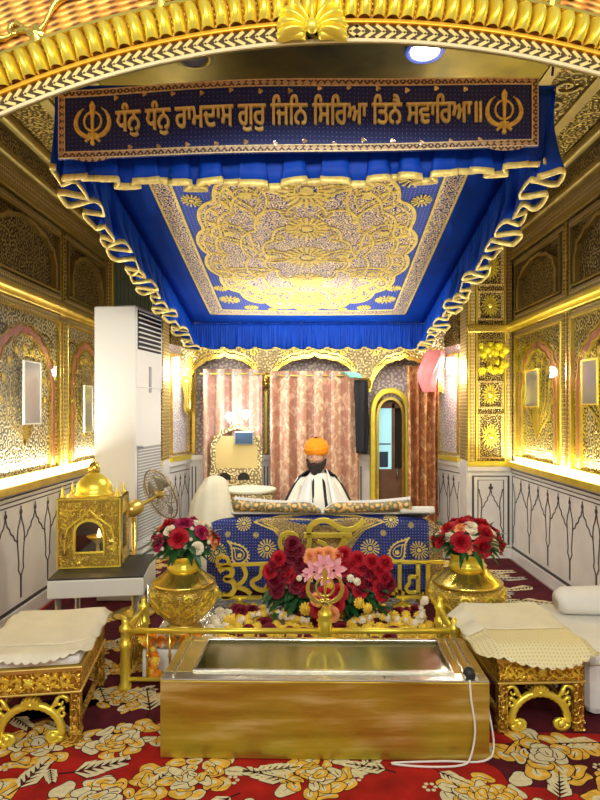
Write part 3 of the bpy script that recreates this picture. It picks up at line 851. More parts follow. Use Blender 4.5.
# ---- canopy
def CS(x, v, d):                       # underside of the canopy: x metres, v metres back from the front edge
    t = v / 3.0
    return Vector((x - .02, 2.6 + v, 2.90 - .59 * t - .05 * math.sin(PI * min(1, t)) * (1 - (x / 1.1) ** 2) - d))
can = thing('canopy', 'royal blue cloth canopy with gold embroidery hung over the holy book', 'canopy', (0, 2.6, 2.3))
HW = 1.085
b = MB(); b.grid(lambda u, v: CS((u * 2 - 1) * HW, v * 3.0, -.004), 30, 40); b.build('canopy_cloth', M['blue'], can, world=True, solid=.006)
PW, PB0, PB1 = .865, .30, 2.72
pf = lambda x, v, d: CS(x, v, d + .006)
b = MB(); b.grid(lambda u, v: pf(-PW + 2 * PW * u, PB0 + (PB1 - PB0) * v, .0), 20, 30); pan = b.build('embroidered_panel', M['panel_ground'], can, world=True)
def rect(x0, y0, x1, y1, n=24):
    p = []
    for (a, c), (e, g) in (((x0, y0), (x1, y0)), ((x1, y0), (x1, y1)), ((x1, y1), (x0, y1)), ((x0, y1), (x0, y0))):
        p += [(a + (e - a) * i / n, c + (g - c) * i / n) for i in range(n)]
    return p
b = MB(); b.rib(pf, rect(-PW + .06, PB0 + .06, PW - .06, PB1 - .06), .11, .003, closed=True, d0=.001); b.build('panel_border', M['zari'], pan, world=True)
b = MB(); b.rib(pf, rect(-PW + .006, PB0 + .006, PW - .006, PB1 - .006), .014, .005, closed=True, d0=.001); b.rib(pf, rect(-PW + .118, PB0 + .118, PW - .118, PB1 - .118), .014, .005, closed=True, d0=.001)
# medallion
mc = (0.0, 1.50)
def med(a, s=1.0, lob=18, k=.07, kx_=.72, ky_=1.08):
    e = (abs(math.cos(a)) ** 2.15 + abs(math.sin(a)) ** 2.15) ** (-1 / 2.15)
    q_ = s * e * (1 - k * (1 - abs(math.sin(lob * a / 2)) ** .8))
    return (kx_ * q_ * math.cos(a), ky_ * q_ * math.sin(a))
def medl(s, n=168, **kw): return [(mc[0] + med(2 * PI * i / n, s, **kw)[0], mc[1] + med(2 * PI * i / n, s, **kw)[1]) for i in range(n)]
b2 = MB(); 
nn = 96
for j in range(8):
    s0, s1 = j / 8, (j + 1) / 8
    vs = []
    for s_ in (s0, s1):
        for i in range(nn):
            x, y = med(2 * PI * i / nn, max(s_, .001)); vs.append(pf(mc[0] + x, mc[1] + y, .0025))
    b2.add(vs, [(i, (i + 1) % nn, nn + (i + 1) % nn, nn + i) for i in range(nn)])
md = b2.build('medallion', M['zari'], pan, world=True)
for s_, w_ in ((1.0, .022), (.95, .009), (.84, .014), (.80, .007), (.62, .014), (.42, .014), (.38, .006)):
    b.rib(pf, medl(s_, lob=18 if s_ > .7 else 10, k=.07 if s_ > .7 else .14), w_, .007, closed=True, d0=.002)
for k in range(44):                                       # fringe of petals round the medallion
    a = 2 * PI * k / 44; x0, y0 = med(a, .86); x1, y1 = med(a + .03, .94)
    b.rib(pf, [(mc[0] + x0, mc[1] + y0), (mc[0] + (x0 + x1) / 2, mc[1] + (y0 + y1) / 2), (mc[0] + x1, mc[1] + y1)], [.010, .030, .006], .007, d0=.002)
def paisley(b, fn, c, s, rot, flip=1, w=.012, d=.007, d0=.002, petals=12):
    def T(x, y): x *= flip; return (c[0] + s * (x * math.cos(rot) - y * math.sin(rot)), c[1] + s * (x * math.sin(rot) + y * math.cos(rot)))
    def Q(t, k): return T(k * (.62 * math.sin(t) * abs(math.sin(t / 2)) ** 1.5 + .34 * max(0, math.cos(t)) ** 2), k * .72 * math.cos(t) - .1)
    def ol(k, n=30): return [Q(2 * PI * i / n, k) for i in range(n)]
    b.rib(fn, ol(1), w, d, closed=True, d0=d0); b.rib(fn, [((x - T(0, -.3)[0]) * .58 + T(0, -.3)[0], (y - T(0, -.3)[1]) * .58 + T(0, -.3)[1]) for x, y in ol(1)], w * .7, d, closed=True, d0=d0)
    b.blob(fn, T(0, -.36), lambda a: s * .15 * (.7 + .3 * abs(math.cos(2.5 * a))), d, 0, 20)
    for k in range(petals):
        t = .35 + (2 * PI - .7) * k / (petals - 1)
        b.rib(fn, [Q(t, 1.08), Q(t, 1.27)], [s * .10, s * .05], d, d0=d0)
def rosette(b, fn, c, s, n=14, d=.007, d0=.002):
    b.blob(fn, c, lambda a: s * .24, d, 0, 16)
    for k in range(n):
        a = 2 * PI * k / n
        b.rib(fn, [(c[0] + s * .46 * math.cos(a), c[1] + s * .46 * math.sin(a)), (c[0] + s * math.cos(a), c[1] + s * math.sin(a))], [s * .08, s * .17], d, d0=d0)
    b.rib(fn, [(c[0] + s * .42 * math.cos(2 * PI * i / 18), c[1] + s * .42 * math.sin(2 * PI * i / 18)) for i in range(18)], s * .06, d, closed=True, d0=d0)
for sx in (-1, 1):
    for (px_, py_, s_) in ((.58, .62, .085), (.66, .84, .06), (.64, 2.34, .085), (.48, 2.52, .06), (.68, 2.10, .055), (.42, .50, .06), (.30, 2.56, .04)):
        rosette(b, pf, (sx * px_, py_), s_)
    for (px_, py_, s_, r_) in ((.30, .85, .26, .5), (.42, 1.25, .24, .9), (.40, 1.75, .24, 2.2), (.26, 2.15, .26, 2.6), (.16, 1.50, .2, 1.5)):
        paisley(b, pf, (sx * px_, py_), s_, sx * r_, sx)
    for k in range(5):
        b.rib(pf, [(sx * (.10 + .08 * k + .05 * (1 - t / 14) * math.cos(t * .6)), .95 + .28 * k + .06 * (1 - t / 14) * math.sin(t * .6)) for t in range(14)], .011, .007, d0=.002)
for (yy, s_) in ((.72, .16), (1.12, .13), (1.50, .15), (1.9, .13), (2.28, .15)):
    rosette(b, pf, (0, yy), s_, 20)
# crown shape at the front
for s_ in (1.0, .82): b.rib(pf, [(s_ * .26 * math.cos(PI * t / 20) * (1 + .25 * math.sin(PI * t / 20)), .60 + s_ * .20 * math.sin(PI * t / 20) - .03 * abs(math.sin(PI * t / 4))) for t in range(21)], .016, .007, d0=.002)
b.build('gold_embroidery', M['thread'], pan, world=True)

# skirts: cloth pleated at the top, fluttering at the hem, with a gold ribbon along the hem
def skirt(name, path, drop, inward, amp, nw, sag=0.0, seed=0, curl=.022, label=None, rib_w=.024):
    """path(t)->top point ; drop(t) length ; nw = hem waves"""
    q = random.Random(seed); ph = [q.uniform(0, 6) for _ in range(6)]
    N = nw * 14
    def warp(t):
        return t * nw * 2 * PI + .9 * math.sin(t * nw * .9 + ph[0]) + .5 * math.sin(t * nw * 2.3 + ph[1])
    def pt(t, v):
        p = path(t); dt = (path(min(1, t + .002)) - path(max(0, t - .002))).normalized()
        w_ = warp(t); e = v ** 1.5; A_ = amp * (.8 + .35 * math.sin(w_ * .37 + ph[2]))
        fine = .006 * math.sin(t * nw * 2 * PI * 3.7) * (1 - .3 * v)
        side = A_ * math.tanh(1.6 * math.sin(w_)) * e + fine
        along = -curl * math.sin(2 * w_) * e
        z = -drop(t) * v + .012 * math.sin(w_ * .5 + ph[3]) * e
        return p + inward * side + dt * along + Vector((0, 0, z)) - inward * (.02 * v)
    b = MB(); b.grid(lambda u, v: pt(u, v), N, 8)
    o = b.build(name, M['blue'], can, world=True, solid=.003)
    b = MB(); b.grid(lambda u, v: pt(u, 1.0 + v * rib_w / .3 - .01), N, 1)
    r_ = b.build('gold_ribbon', M['trim'], o, world=True, solid=.007)
    return o
zt = lambda v: 2.90 - .59 * v / 3
skirt('side_skirt', lambda t: Vector((-HW - .02, 2.6 + 3 * t, zt(3 * t))), lambda t: .36 - .12 * t, Vector((-1, 0, 0)), .07, 15, seed=1, curl=.04)
skirt('side_skirt', lambda t: Vector((HW - .02, 2.6 + 3 * t, zt(3 * t))), lambda t: .36 - .12 * t, Vector((1, 0, 0)), .07, 15, seed=2, curl=.04)
skirt('back_skirt', lambda t: Vector((-HW - .02 + 2 * HW * t, 5.6, zt(3))), lambda t: .235, Vector((0, -1, 0)), .022, 26, seed=3, curl=.008, rib_w=.018)
# front: plain cloth that the banner is stitched to
def fr_top(t): return Vector((-1.09 + 2.13 * t, 2.6 - .05 * math.sin(PI * t), 2.835 + .05 * t))
def fr_drop(t): return .285 + .075 * math.sin(PI * t) ** .8 - .01 * t
def fr_side(t): return (t - .5) * .10
def fr(t, v):
    p = fr_top(t); return p + Vector((fr_side(t) * v, -.015 * math.sin(PI * v), -fr_drop(t) * v))
skirt('front_skirt', fr_top, lambda t: fr_drop(t) + .02, Vector((0, -1, 0)), .024, 13, seed=5, curl=.034)
# banner: (x, z) metres over its own centre -> on the hanging cloth
BX0, BX1, BH = -1.06, .955, .285
def bn(x, z, d):
    t = (x + 1.09) / 2.13; p = fr_top(max(0, min(1, t)))
    sl = .018 * math.sin(PI * max(0, min(1, t))) * (.5 - z / BH) * 0
    return Vector((x, p.y - .075 - d + .008 * math.sin(x * 5) , p.z + .005 - (BH / 2 - z) - .02 * math.sin(PI * t) * (.5 - z / BH)))
b = MB(); b.grid(lambda u, v: bn(BX0 + (BX1 - BX0) * u, -BH / 2 + BH * v, 0), 50, 6)
ban = b.build('banner', M['banner_ground'], can, world=True, solid=.008)
b = MB(); g = .016; b.rib(bn, rect(BX0 + g, -BH / 2 + g, BX1 - g, BH / 2 - g, 30), .022, .007, closed=True, d0=.0045)
for xk in (BX0 + .145, BX1 - .135):
    b.blob(bn, (xk, -BH / 2 + .008), lambda a: (.085 * math.cos(a), .022 * math.sin(a)), .0075, 0, 20)
b.build('woven_border', M['trim_border'], ban, world=True)
b = MB()
for g in (.004, .028): b.rib(bn, rect(BX0 + g, -BH / 2 + g, BX1 - g, BH / 2 - g, 30), .004, .009, closed=True, d0=.0045)
b.build('border_piping', M['thread_pale'], ban, world=True)
def khanda(b, fn, c, s, d, d0, mi=0):
    T = lambda x, y: (c[0] + s * x, c[1] + s * y)
    b.rib(fn, [T(0, -.50), T(0, -.42), T(0, .2), T(0, .62), T(0, .80), T(0, .98)], [s * .12, s * .10, s * .13, s * .22, s * .26, s * .02], d * 1.5, mi, d0=d0)
    b.rib(fn, [T(-.20, -.48), T(.20, -.48)], s * .09, d * 1.4, mi, d0=d0)
    b.rib(fn, [T(0, -.52), T(0, -.85)], [s * .10, s * .14], d * 1.4, mi, d0=d0)
    b.blob(fn, T(0, -.88), lambda a: s * .10, d * 1.4, mi, 14, d0=d0)
    b.rib(fn, [T(.40 * math.sin(2 * PI * i / 30), .10 + .42 * math.cos(2 * PI * i / 30)) for i in range(30)], s * .085, d, mi, closed=True, d0=d0)
    for sg in (-1, 1):
        pts = []; ws = []
        for i in range(19):
            a = R(-112 + 172 * i / 18)
            pts.append(T(sg * (.78 * math.cos(a * .92 + .05)), .02 + .78 * math.sin(a * .92 + .05) * (1.0 if a > 0 else .82))); ws.append(s * (.10 + .10 * math.sin(PI * min(1, i / 18 * 1.1)) if i < 17 else .03))
        b.rib(fn, pts, ws, d * 1.2, mi, d0=d0)
        b.rib(fn, [T(-sg * .10, -.62), T(-sg * .34, -.80)], [s * .08, s * .12], d * 1.2, mi, d0=d0)
        b.rib(fn, [T(sg * .10, -.70), T(sg * .30, -.50)], s * .07, d * 1.3, mi, d0=d0)
b = MB()
khanda(b, bn, (BX0 + .150, .0), .092, .010, .004); b.build('sword_emblem', M['thread'], ban, world=True)
b = MB(); khanda(b, bn, (BX1 - .148, .0), .092, .010, .004); b.build('sword_emblem', M['thread'], ban, world=True)
vs, fs = text_mesh("ਧੰਨੁ ਧੰਨੁ ਰਾਮਦਾਸ ਗੁਰੁ ਿਜਿਨ ਿਸਿਰਆ ਿਤਨੈ ਸਵਾਿਰਆ॥", 1.0, .02)
x0, x1 = min(v.x for v in vs), max(v.x for v in vs)
TX0, TX1 = P(116, 0, 2.5).x, P(480, 0, 2.5).x
def letter(dx, dz, mi, dd):
    b.add([bn(TX0 + (v.x - x0) / (x1 - x0) * (TX1 - TX0) + dx, (v.y - .30) * .125 + dz, .012 + v.z * .25 + dd) for v in vs], fs, mi)
b = MB()
letter(-.002, 0, 1, 0); letter(.003, -.002, 1, 0); letter(0, 0, 0, .004); letter(.002, 0, 0, .004)
b.build('lettering', [plain('lettering_gold', (1, .80, .30), .55, 0, .1, 60), M['thread']], ban, world=True, recalc=False)
q = random.Random(11)
for i in range(26):
    b = MB(); b.blob(bn, (BX0 + .25 + (BX1 - BX0 - .5) * i / 25, (-.105 if i % 2 else .1) + q.uniform(-.008, .008)), lambda a: .012 * (.6 + .4 * abs(math.cos(1.5 * a))), .008, 0, 12); b.build('sequin', M['foil'], ban, world=True)
# hanging cords to the ceiling
for (x, y, z) in ((-1.09, 2.6, 2.9), (1.05, 2.6, 2.95), (-1.09, 5.58, 2.31), (1.05, 5.58, 2.31)):
    b = MB(); b.tube([(x, y, z), (x * 1.04, y, ZC)], .006); b.build('hanging_cord', M['black_cloth'], can, world=True)

# ---- air conditioner on its stand
ang = math.atan2(.5, .074)            # direction of the louvred front
ac = thing('air_conditioner', 'tall white floor standing air conditioner against the left wall', 'air conditioner', (-1.334, 4.6, .42), ang)
# local: x along the front (receding), y to the left = into the body
W_, D_, H_ = .50, .345, 1.885
b = MB(); b.box((0, 0, 0), (W_, D_, H_)); b.build('body', M['ac'], ac, bevel=.012)
def af2(x, z, d): return Vector((x, -d, z))
b = MB(); b.rib(af2, [(.02, 1.70), (W_ - .02, 1.70)], .30, .004, d0=.0005); gl = b.build('air_outlet', M['black'], ac)
b = MB()
for k in range(8): b.add([(.03, -.006, 1.568 + k * .037), (W_ - .03, -.006, 1.568 + k * .037), (W_ - .03, -.016, 1.577 + k * .037), (.03, -.016, 1.577 + k * .037)], [(0, 1, 2, 3)])
b.build('louvre', M['ac'], gl, solid=.002)
b = MB(); b.rib(af2, [(.01, .30 + .96), (.01, 1.865), (W_ - .01, 1.865), (W_ - .01, .30 + .96)], .012, .008, closed=True, d0=.0005); b.build('front_bezel', M['ac'], ac, bevel=.004)
b = MB(); b.rib(af2, [(.26, 1.22), (.26, 1.43)], .045, .006, d0=.0005); b.build('display', M['ac_grey'], ac, bevel=.004)
b = MB(); b.rib(af2, [(.02, .43), (W_ - .02, .43)], .72, .004, d0=.0005); gr = b.build('air_intake', M['ac_grey'], ac)
b = MB()
for k in range(30): b.rib(af2, [(.03, .085 + k * .0235), (W_ - .03, .085 + k * .0235)], .008, .006, d0=.004)
b.build('intake_slats', M['ac'], gr)
b = MB(); b.tube([(0.0, -.01, .80), (.02, -.03, .795), (.05, -.02, .80), (.07, -.03, .79)], .007); b.build('latch', M['ac_grey'], ac)
b = MB(); b.box((-1.66, 4.66, .0145), (-1.30, 5.06, .40))
st = b.build('appliance_stand', M['white_paint'], None, bevel=.01); tag(st, 'white box stand carrying the tall air conditioner', 'stand')
st.location = (0, 0, .0)

# ---- low table with black top, and the gilt lantern shrine on it
tb = thing('low_table', 'low white and steel table with black top under the gilt lantern', 'table', (-1.563, 3.564, 0.0145), R(8))
b = MB(); b.box((0, 0, .36), (.56, .58, .468)); b.build('table_frame', M['white_paint'], tb, bevel=.006)
b = MB(); b.box((0.004, .004, .468), (.556, .576, .476)); b.build('table_top', M['black'], tb)
for (x, y) in ((.05, .05), (.51, .05), (.05, .53), (.51, .53)):
    b = MB(); b.lathe([(.03, 0), (.03, .01), (.018, .015), (.018, .36)], (x, y, 0), 14); b.build('leg', M['steel'], tb)
ln = thing('lantern_shrine', 'gilt box shrine with arched window and dome on the low table', 'shrine', (-1.605, 3.80, .4915), R(8))
lw, ld, lh = .395, .31, .445
b = MB()                               # walls with an arched opening in front
b.box((0, .012, 0), (.012, ld, lh)); b.box((0, ld - .012, 0), (lw, ld, lh)); b.box((0, 0, 0), (lw, ld, .012)); b.box((0, 0, lh - .012), (lw, ld, lh))
wx0, wx1, wz0, wzs, wzt = .115, .285, .105, .215, .30
def lf(x, z, d): return Vector((x, -d, z))
n = 16; pts = [(lw / 2 - (wx1 - wx0) / 2 * math.cos(PI * i / n), wzs + (wzt - wzs) * math.sin(PI * i / n)) for i in range(n + 1)]
b.box((0, 0, 0), (wx0, .012, lh)); b.box((wx1, 0, 0), (lw, .012, lh)); b.box((wx0, 0, 0), (wx1, .012, wz0))
for (xa, za), (xb_, zb_) in zip(pts, pts[1:]):
    b.add([(xa, 0, za), (xb_, 0, zb_), (xb_, 0, lh), (xa, 0, lh), (xa, .012, za), (xb_, .012, zb_), (xb_, .012, lh), (xa, .012, lh)], [(0, 1, 2, 3), (4, 7, 6, 5), (0, 4, 5, 1)])
b.box((lw - .012, 0, 0), (lw, .06, lh)); b.box((lw - .012, ld - .06, 0), (lw, ld, lh)); b.box((lw - .012, 0, 0), (lw, ld, .09)); b.box((lw - .012, 0, .33), (lw, ld, lh))
b.build('case', M['gold_emb'], ln)
b = MB(); b.box((.008, .022, .0125), (.016, ld - .013, lh - .013)); b.box((.0125, ld - .018, .0125), (lw - .013, ld - .0125, lh - .013)); b.box((.0125, .0125, .0125), (lw - .0125, ld - .0125, .02)); b.build('lining', M['dark'], ln)
b = MB(); b.rib(lf, [(wx0 - .006, wz0 - .006)] + [((x - lw / 2) * 1.07 + lw / 2, z + .004) for x, z in pts] + [(wx1 + .006, wz0 - .006)], .014, .014, closed=True, d0=0)
b.rib(lf, [(.05, .10), (.05, .20), (.07, .26), (.12, .30), (.165, .335), (.20, .37), (.235, .335), (.28, .30), (.33, .26), (.35, .20), (.35, .10)], .010, .012, d0=0)
b.rib(lf, [(.006, .006), (lw - .006, .006), (lw - .006, lh - .006), (.006, lh - .006)], .012, .008, closed=True, d0=0)
q = random.Random(3)
for k in range(46):                    # chased scrolls all over the front
    x, z = q.uniform(.03, lw - .03), q.uniform(.02, lh - .03)
    if wx0 - .03 < x < wx1 + .03 and wz0 - .03 < z < wzt + .02: continue
    sg = q.choice((-1, 1)); ro = q.uniform(0, 6)
    b.rib(lf, [(x + .022 * (1 - t / 11) * math.cos(ro + sg * t * .62), z + .022 * (1 - t / 11) * math.sin(ro + sg * t * .62)) for t in range(10)], .006, .007, d0=0)
b.build('window_moulding', M['gold_bright'], ln, bevel=.001)
b = MB(); b.box((wx0, .004, wz0), (wx1, .007, wzt)); b.build('window_glass', M['glass'], ln)
b = MB(); b.box((lw - .008, .06, .09), (lw - .005, ld - .06, .33)); b.build('side_glass', M['glass'], ln)
b = MB()
for z in (.10, .205): b.rib(lf, [(.045, z - .016), (.045, z + .016)], .02, .012, d0=0)
b.build('hinge', M['door_wood'], ln)
b = MB(); b.blob(lf, (.335, .165), lambda a: .022 * (.55 + .45 * abs(math.cos(2.5 * a))), .012, 0, 30, d0=0, dome=.006); b.build('star_latch', M['gold_plain'], ln)
b = MB(); dm = [(.118, 0), (.123, .012), (.112, .02), (.114, .045), (.107, .075), (.09, .105), (.06, .13), (.034, .143), (.03, .15)]
b.lathe([(r, z + lh) for r, z in dm], (lw / 2, ld / 2, 0), 36, wob=lambda a, z: 1 + .02 * abs(math.cos(6 * a)))
b.build('dome', M['gold_bright'], ln)
b = MB(); b.lathe([(.03, 0), (.034, .004), (.034, .05), (.030, .055), (.022, .07), (.008, .08), (.010, .09), (.002, .105)], (lw / 2, ld / 2, lh + .145), 16, wob=lambda a, z: 1 + .08 * abs(math.cos(8 * a)))
b.build('cupola', M['gold'], ln)
for (x, y) in ((.03, .03), (lw - .03, .03), (.03, ld - .03), (lw - .03, ld - .03)):
    b = MB(); b.lathe([(.017, 0), (.017, .008), (.009, .012), (.011, .03), (.006, .055), (.001, .078)], (x, y, lh), 12); b.build('finial', M['gold_bright'], ln)
dy = thing('oil_lamp', 'small brass oil lamp burning inside the gilt lantern', 'lamp', tuple(ln.matrix_basis @ Vector((0, 0, 0))))
dy.location = ln.location + Matrix.Rotation(R(8), 3, 'Z') @ Vector((.22, .15, .021))
b = MB(); b.lathe([(.05, 0), (.05, .006), (.012, .014), (.012, .10), (.03, .12), (.07, .15), (.072, .156), (.02, .135)], n=24); b.build('lamp_bowl', M['gold_bright'], dy)
b = MB(); b.lathe([(.002, .14), (.013, .16), (.011, .178), (.001, .205)], (.02, -.03, 0), 12); b.build('flame', M['flame'], dy)

# ---- pedestal fan
fan = thing('pedestal_fan', 'brass pedestal fan with wire cage turned away behind the lantern', 'fan', (-1.28, 4.36, .0145))
mo = Vector((-1.28, 4.36, .785)); ce = Vector((-1.125, 4.52, .865)); ax = (ce - mo).normalized()
Q = ax.to_track_quat('Z', 'Y').to_matrix()
base = Vector(fan.location)
b = MB(); b.lathe([(.15, 0), (.15, .015), (.10, .03), (.03, .045), (.018, .07), (.016, .70)], (0, 0, 0), 28); b.build('fan_stand', M['gold'], fan)
b = MB(); b.lathe([(.02, -.075), (.045, -.065), (.058, -.03), (.058, .03), (.045, .06), (.02, .07)], mo - base, 24, M4=Q.to_4x4()); b.build('motor', M['gold_plain'], fan)
b = MB()
for s_ in (-1, 1):
    for k in range(36):
        a = 2 * PI * k / 36
        pts = [ce - base + Q @ Vector((r * math.cos(a + tw), r * math.sin(a + tw), s_ * h)) for r, h, tw in ((.035, .055, 0), (.10, .052, .10), (.16, .04, .18), (.195, .01, .22), (.198, 0, .22))]
        b.tube(pts, .0016, 4)
    for r, h in ((.036, .055), (.10, .052), (.16, .04)):
        b.tube([ce - base + Q @ Vector((r * math.cos(2 * PI * i / 32), r * math.sin(2 * PI * i / 32), s_ * h)) for i in range(32)], .002, 4, closed=True)
b.tube([ce - base + Q @ Vector((.2 * math.cos(2 * PI * i / 40), .2 * math.sin(2 * PI * i / 40), 0)) for i in range(40)], .006, 6, closed=True)
b.build('fan_cage', M['fan_wire'], fan)
b = MB(); b.tube([mo - base, ce - base], .014, 10); b.lathe([(.03, -.03), (.035, 0), (.02, .03)], ce - base, 16, M4=Q.to_4x4())
b.build('hub', M['gold_plain'], fan)
for k in range(3):
    b = MB()
    def fn(u, v, k=k):
        a = 2 * PI * k / 3 + (u - .5) * (1.1 * (.4 + .6 * v)); r = .03 + .14 * v
        return ce - base + Q @ Vector((r * math.cos(a), r * math.sin(a), (u - .5) * .035))
    b.grid(fn, 6, 4); b.build('fan_blade', M['pane_grey'], fan, solid=.003)

# ---- carpet with woven flowers
cz = .010
b = MB(); b.box((XL + .06, .3, 0.0), (XR - .06, 6.03, cz)); 
cp = b.build('carpet', M['red_carpet']); tag(cp, 'deep red floral carpet with cream and gold flowers covering the floor', 'carpet')
cf = lambda x, y, d: Vector((x, y, cz + d))
bm_ = [MB() for _ in range(4)]       # maroon, dark, cream/gold mix
maroon, outl, petals = MB(), MB(), MB()
q = random.Random(21)
def floor_at(px_, py_): Y = 900 / (py_ - 410); return ((px_ - 310) * Y / F, Y)
def carpet_flower(c, r, seed):
    """a ragged peony: petals thrown about a centre, each with a dark edge and a paler lick"""
    q = random.Random(seed); ex = q.uniform(1.15, 1.5); tilt = q.uniform(-.5, .5); k = 0
    def T(x, y):
        x *= ex; return (c[0] + r * (x * math.cos(tilt) - y * math.sin(tilt)), c[1] + r * (x * math.sin(tilt) + y * math.cos(tilt)))
    n_all = 30
    for i in range(n_all):
        t_ = i / n_all; rad = .88 * (1 - t_) ** .75 * q.uniform(.85, 1.1); a = i * 2.4 + q.uniform(-.35, .35)
        cc = T(rad * math.cos(a), rad * math.sin(a)); L = r * (.30 - .13 * t_) * q.uniform(.9, 1.3); W = L * q.uniform(.50, .85)
        ro = a + tilt + PI / 2 * (1 if q.random() < .62 else 0) + q.uniform(-.4, .4); ph = q.uniform(0, 6); bend = q.uniform(-.5, .5)
        def ol(t, sc=1.0, g=0.0):
            u = (L * sc + g) * math.cos(t); v = (W * sc + g) * math.sin(t) * (1 + .16 * math.sin(3 * t + ph)) + bend * u * u / L
            return (u * math.cos(ro) - v * math.sin(ro), u * math.sin(ro) + v * math.cos(ro))
        z = .0006 + .00011 * i
        outl.blob(cf, cc, lambda t: ol(t, 1, r * .022), z, 0, 18)
        gold = q.random() < (.75 if rad > .45 else .45)
        petals.blob(cf, cc, ol, z + .00003, 1 if gold else 0, 18)
        petals.blob(cf, (cc[0] + .15 * L * math.cos(ro), cc[1] + .15 * L * math.sin(ro)), lambda t: ol(t, .42 if gold else .6), z + .00006, 0 if gold else 1 if q.random() < .4 else 0, 14)
        if q.random() < .7:
            p0 = ol(PI, .7); p1 = ol(0, .35)
            outl.rib(cf, [(cc[0] + p0[0], cc[1] + p0[1]), (cc[0], cc[1] + bend * .1 * L), (cc[0] + p1[0], cc[1] + p1[1])], [r * .03, r * .02, r * .004], z + .00009, d0=0)
def carpet_leaf(c, L, rot, seed, n=6, mi=0):
    q = random.Random(seed)
    def T(x, y): return (c[0] + L * (x * math.cos(rot) - y * math.sin(rot)), c[1] + L * (x * math.sin(rot) + y * math.cos(rot)))
    for s_ in (-1, 1):
        for k in range(n):
            t = k / n; l = .42 * (1 - .55 * t) * q.uniform(.85, 1.1)
            p0 = (t, 0); p1 = (t + l * .55, s_ * l * .55); p2 = (t + l, s_ * l * .62)
            w = L * .12
            outl.rib(cf, [T(*p0), T(*p1), T(*p2)], [w * .5, w * 1.5, w * .3], .0006 + .0001 * k, d0=0)
            petals.rib(cf, [T(*p0), T(*p1), T(*p2)], [w * .2, w * .95, w * .12], .0022 + .0001 * k, mi, d0=.0008)
    outl.rib(cf, [T(-.3, .08), T(0, 0), T(1.1, 0)], L * .03, .003, d0=0)
def sprig(c, r, n, seed, mi=0):
    q = random.Random(seed)
    for i in range(n):
        a = 2 * PI * i / n
        petals.blob(cf, (c[0] + r * math.cos(a), c[1] + r * math.sin(a)), lambda t: r * .42, .002, mi, 8)
FL = [(190, 778, .155), (318, 778, .16), (545, 757, .20), (480, 797, .14), (35, 745, .18), (120, 742, .17), (104, 802, .17), (-40, 800, .2), (640, 800, .2), (128, 700, .15), (100, 672, .13), (138, 668, .10), (112, 648, .12), (250, 830, .15), (410, 850, .17), (590, 850, .2)]
for i, (a, c, r) in enumerate(FL): carpet_flower(floor_at(a, c), r, i)
LV = [(75, 775, .20, .4), (68, 735, .15, 2.6), (150, 712, .22, 1.9), (118, 700, .2, .6), (108, 668, .2, 2.4), (255, 775, .17, .2), (285, 782, .17, 2.8), (385, 772, .15, 2.9), (365, 768, .14, .9), (598, 745, .18, 3.2), (560, 800, .16, 1.2), (150, 790, .13, 1.1), (20, 790, .18, 1.4), (50, 772, .1, 5.2), (440, 775, .12, 5.6), (230, 800, .14, 4.0), (595, 700, .12, .5), (15, 720, .15, 5.6), (555, 690, .10, 1.5), (108, 650, .22, 1.2), (100, 690, .16, 5.2)]
for i, (a, c, L, ro) in enumerate(LV): carpet_leaf(floor_at(a, c), L, ro, i)
for i, (a, c) in enumerate(((352, 772), (356, 780), (530, 690), (575, 688), (232, 783), (430, 790), (600, 770), (5, 770))): sprig(floor_at(a, c), .022, 6, i)
# the rest of the carpet, mostly hidden: flowers over a darker field
for i in range(46):
    y = q.uniform(3.3, 5.9); x = q.choice((q.uniform(1.15, 1.95), q.uniform(-1.95, -1.1), q.uniform(-1, 1)))
    if i % 2: carpet_flower((x, y), q.uniform(.10, .16), 50 + i)
    else: carpet_leaf((x, y), q.uniform(.14, .22), q.uniform(0, 6), 50 + i, mi=0)
for i in range(34):
    x, y = q.uniform(1.25, 1.85), 3.9 + 1.95 * i / 34; carpet_leaf((x, y), q.uniform(.16, .26), q.uniform(-.6, .6) + (PI if i % 2 else 0), 90 + i, mi=2 if i % 3 == 0 else 0)
for i in range(20):
    x, y = q.uniform(-1.9, 1.9), q.uniform(.6, 1.9); (carpet_flower((x, y), q.uniform(.14, .2), 130 + i) if i % 2 else carpet_leaf((x, y), .2, q.uniform(0, 6), 130 + i))
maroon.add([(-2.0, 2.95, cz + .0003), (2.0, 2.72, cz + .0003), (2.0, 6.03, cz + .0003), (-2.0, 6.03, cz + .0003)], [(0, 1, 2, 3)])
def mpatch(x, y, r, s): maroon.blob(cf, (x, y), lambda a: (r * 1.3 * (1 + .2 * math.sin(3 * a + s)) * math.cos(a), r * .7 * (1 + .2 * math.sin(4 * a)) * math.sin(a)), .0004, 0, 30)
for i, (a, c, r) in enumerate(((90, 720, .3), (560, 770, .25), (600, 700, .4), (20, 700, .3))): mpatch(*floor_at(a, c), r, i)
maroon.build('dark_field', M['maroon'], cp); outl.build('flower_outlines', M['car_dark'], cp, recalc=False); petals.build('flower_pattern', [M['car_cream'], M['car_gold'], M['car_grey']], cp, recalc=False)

Z0 = .0145
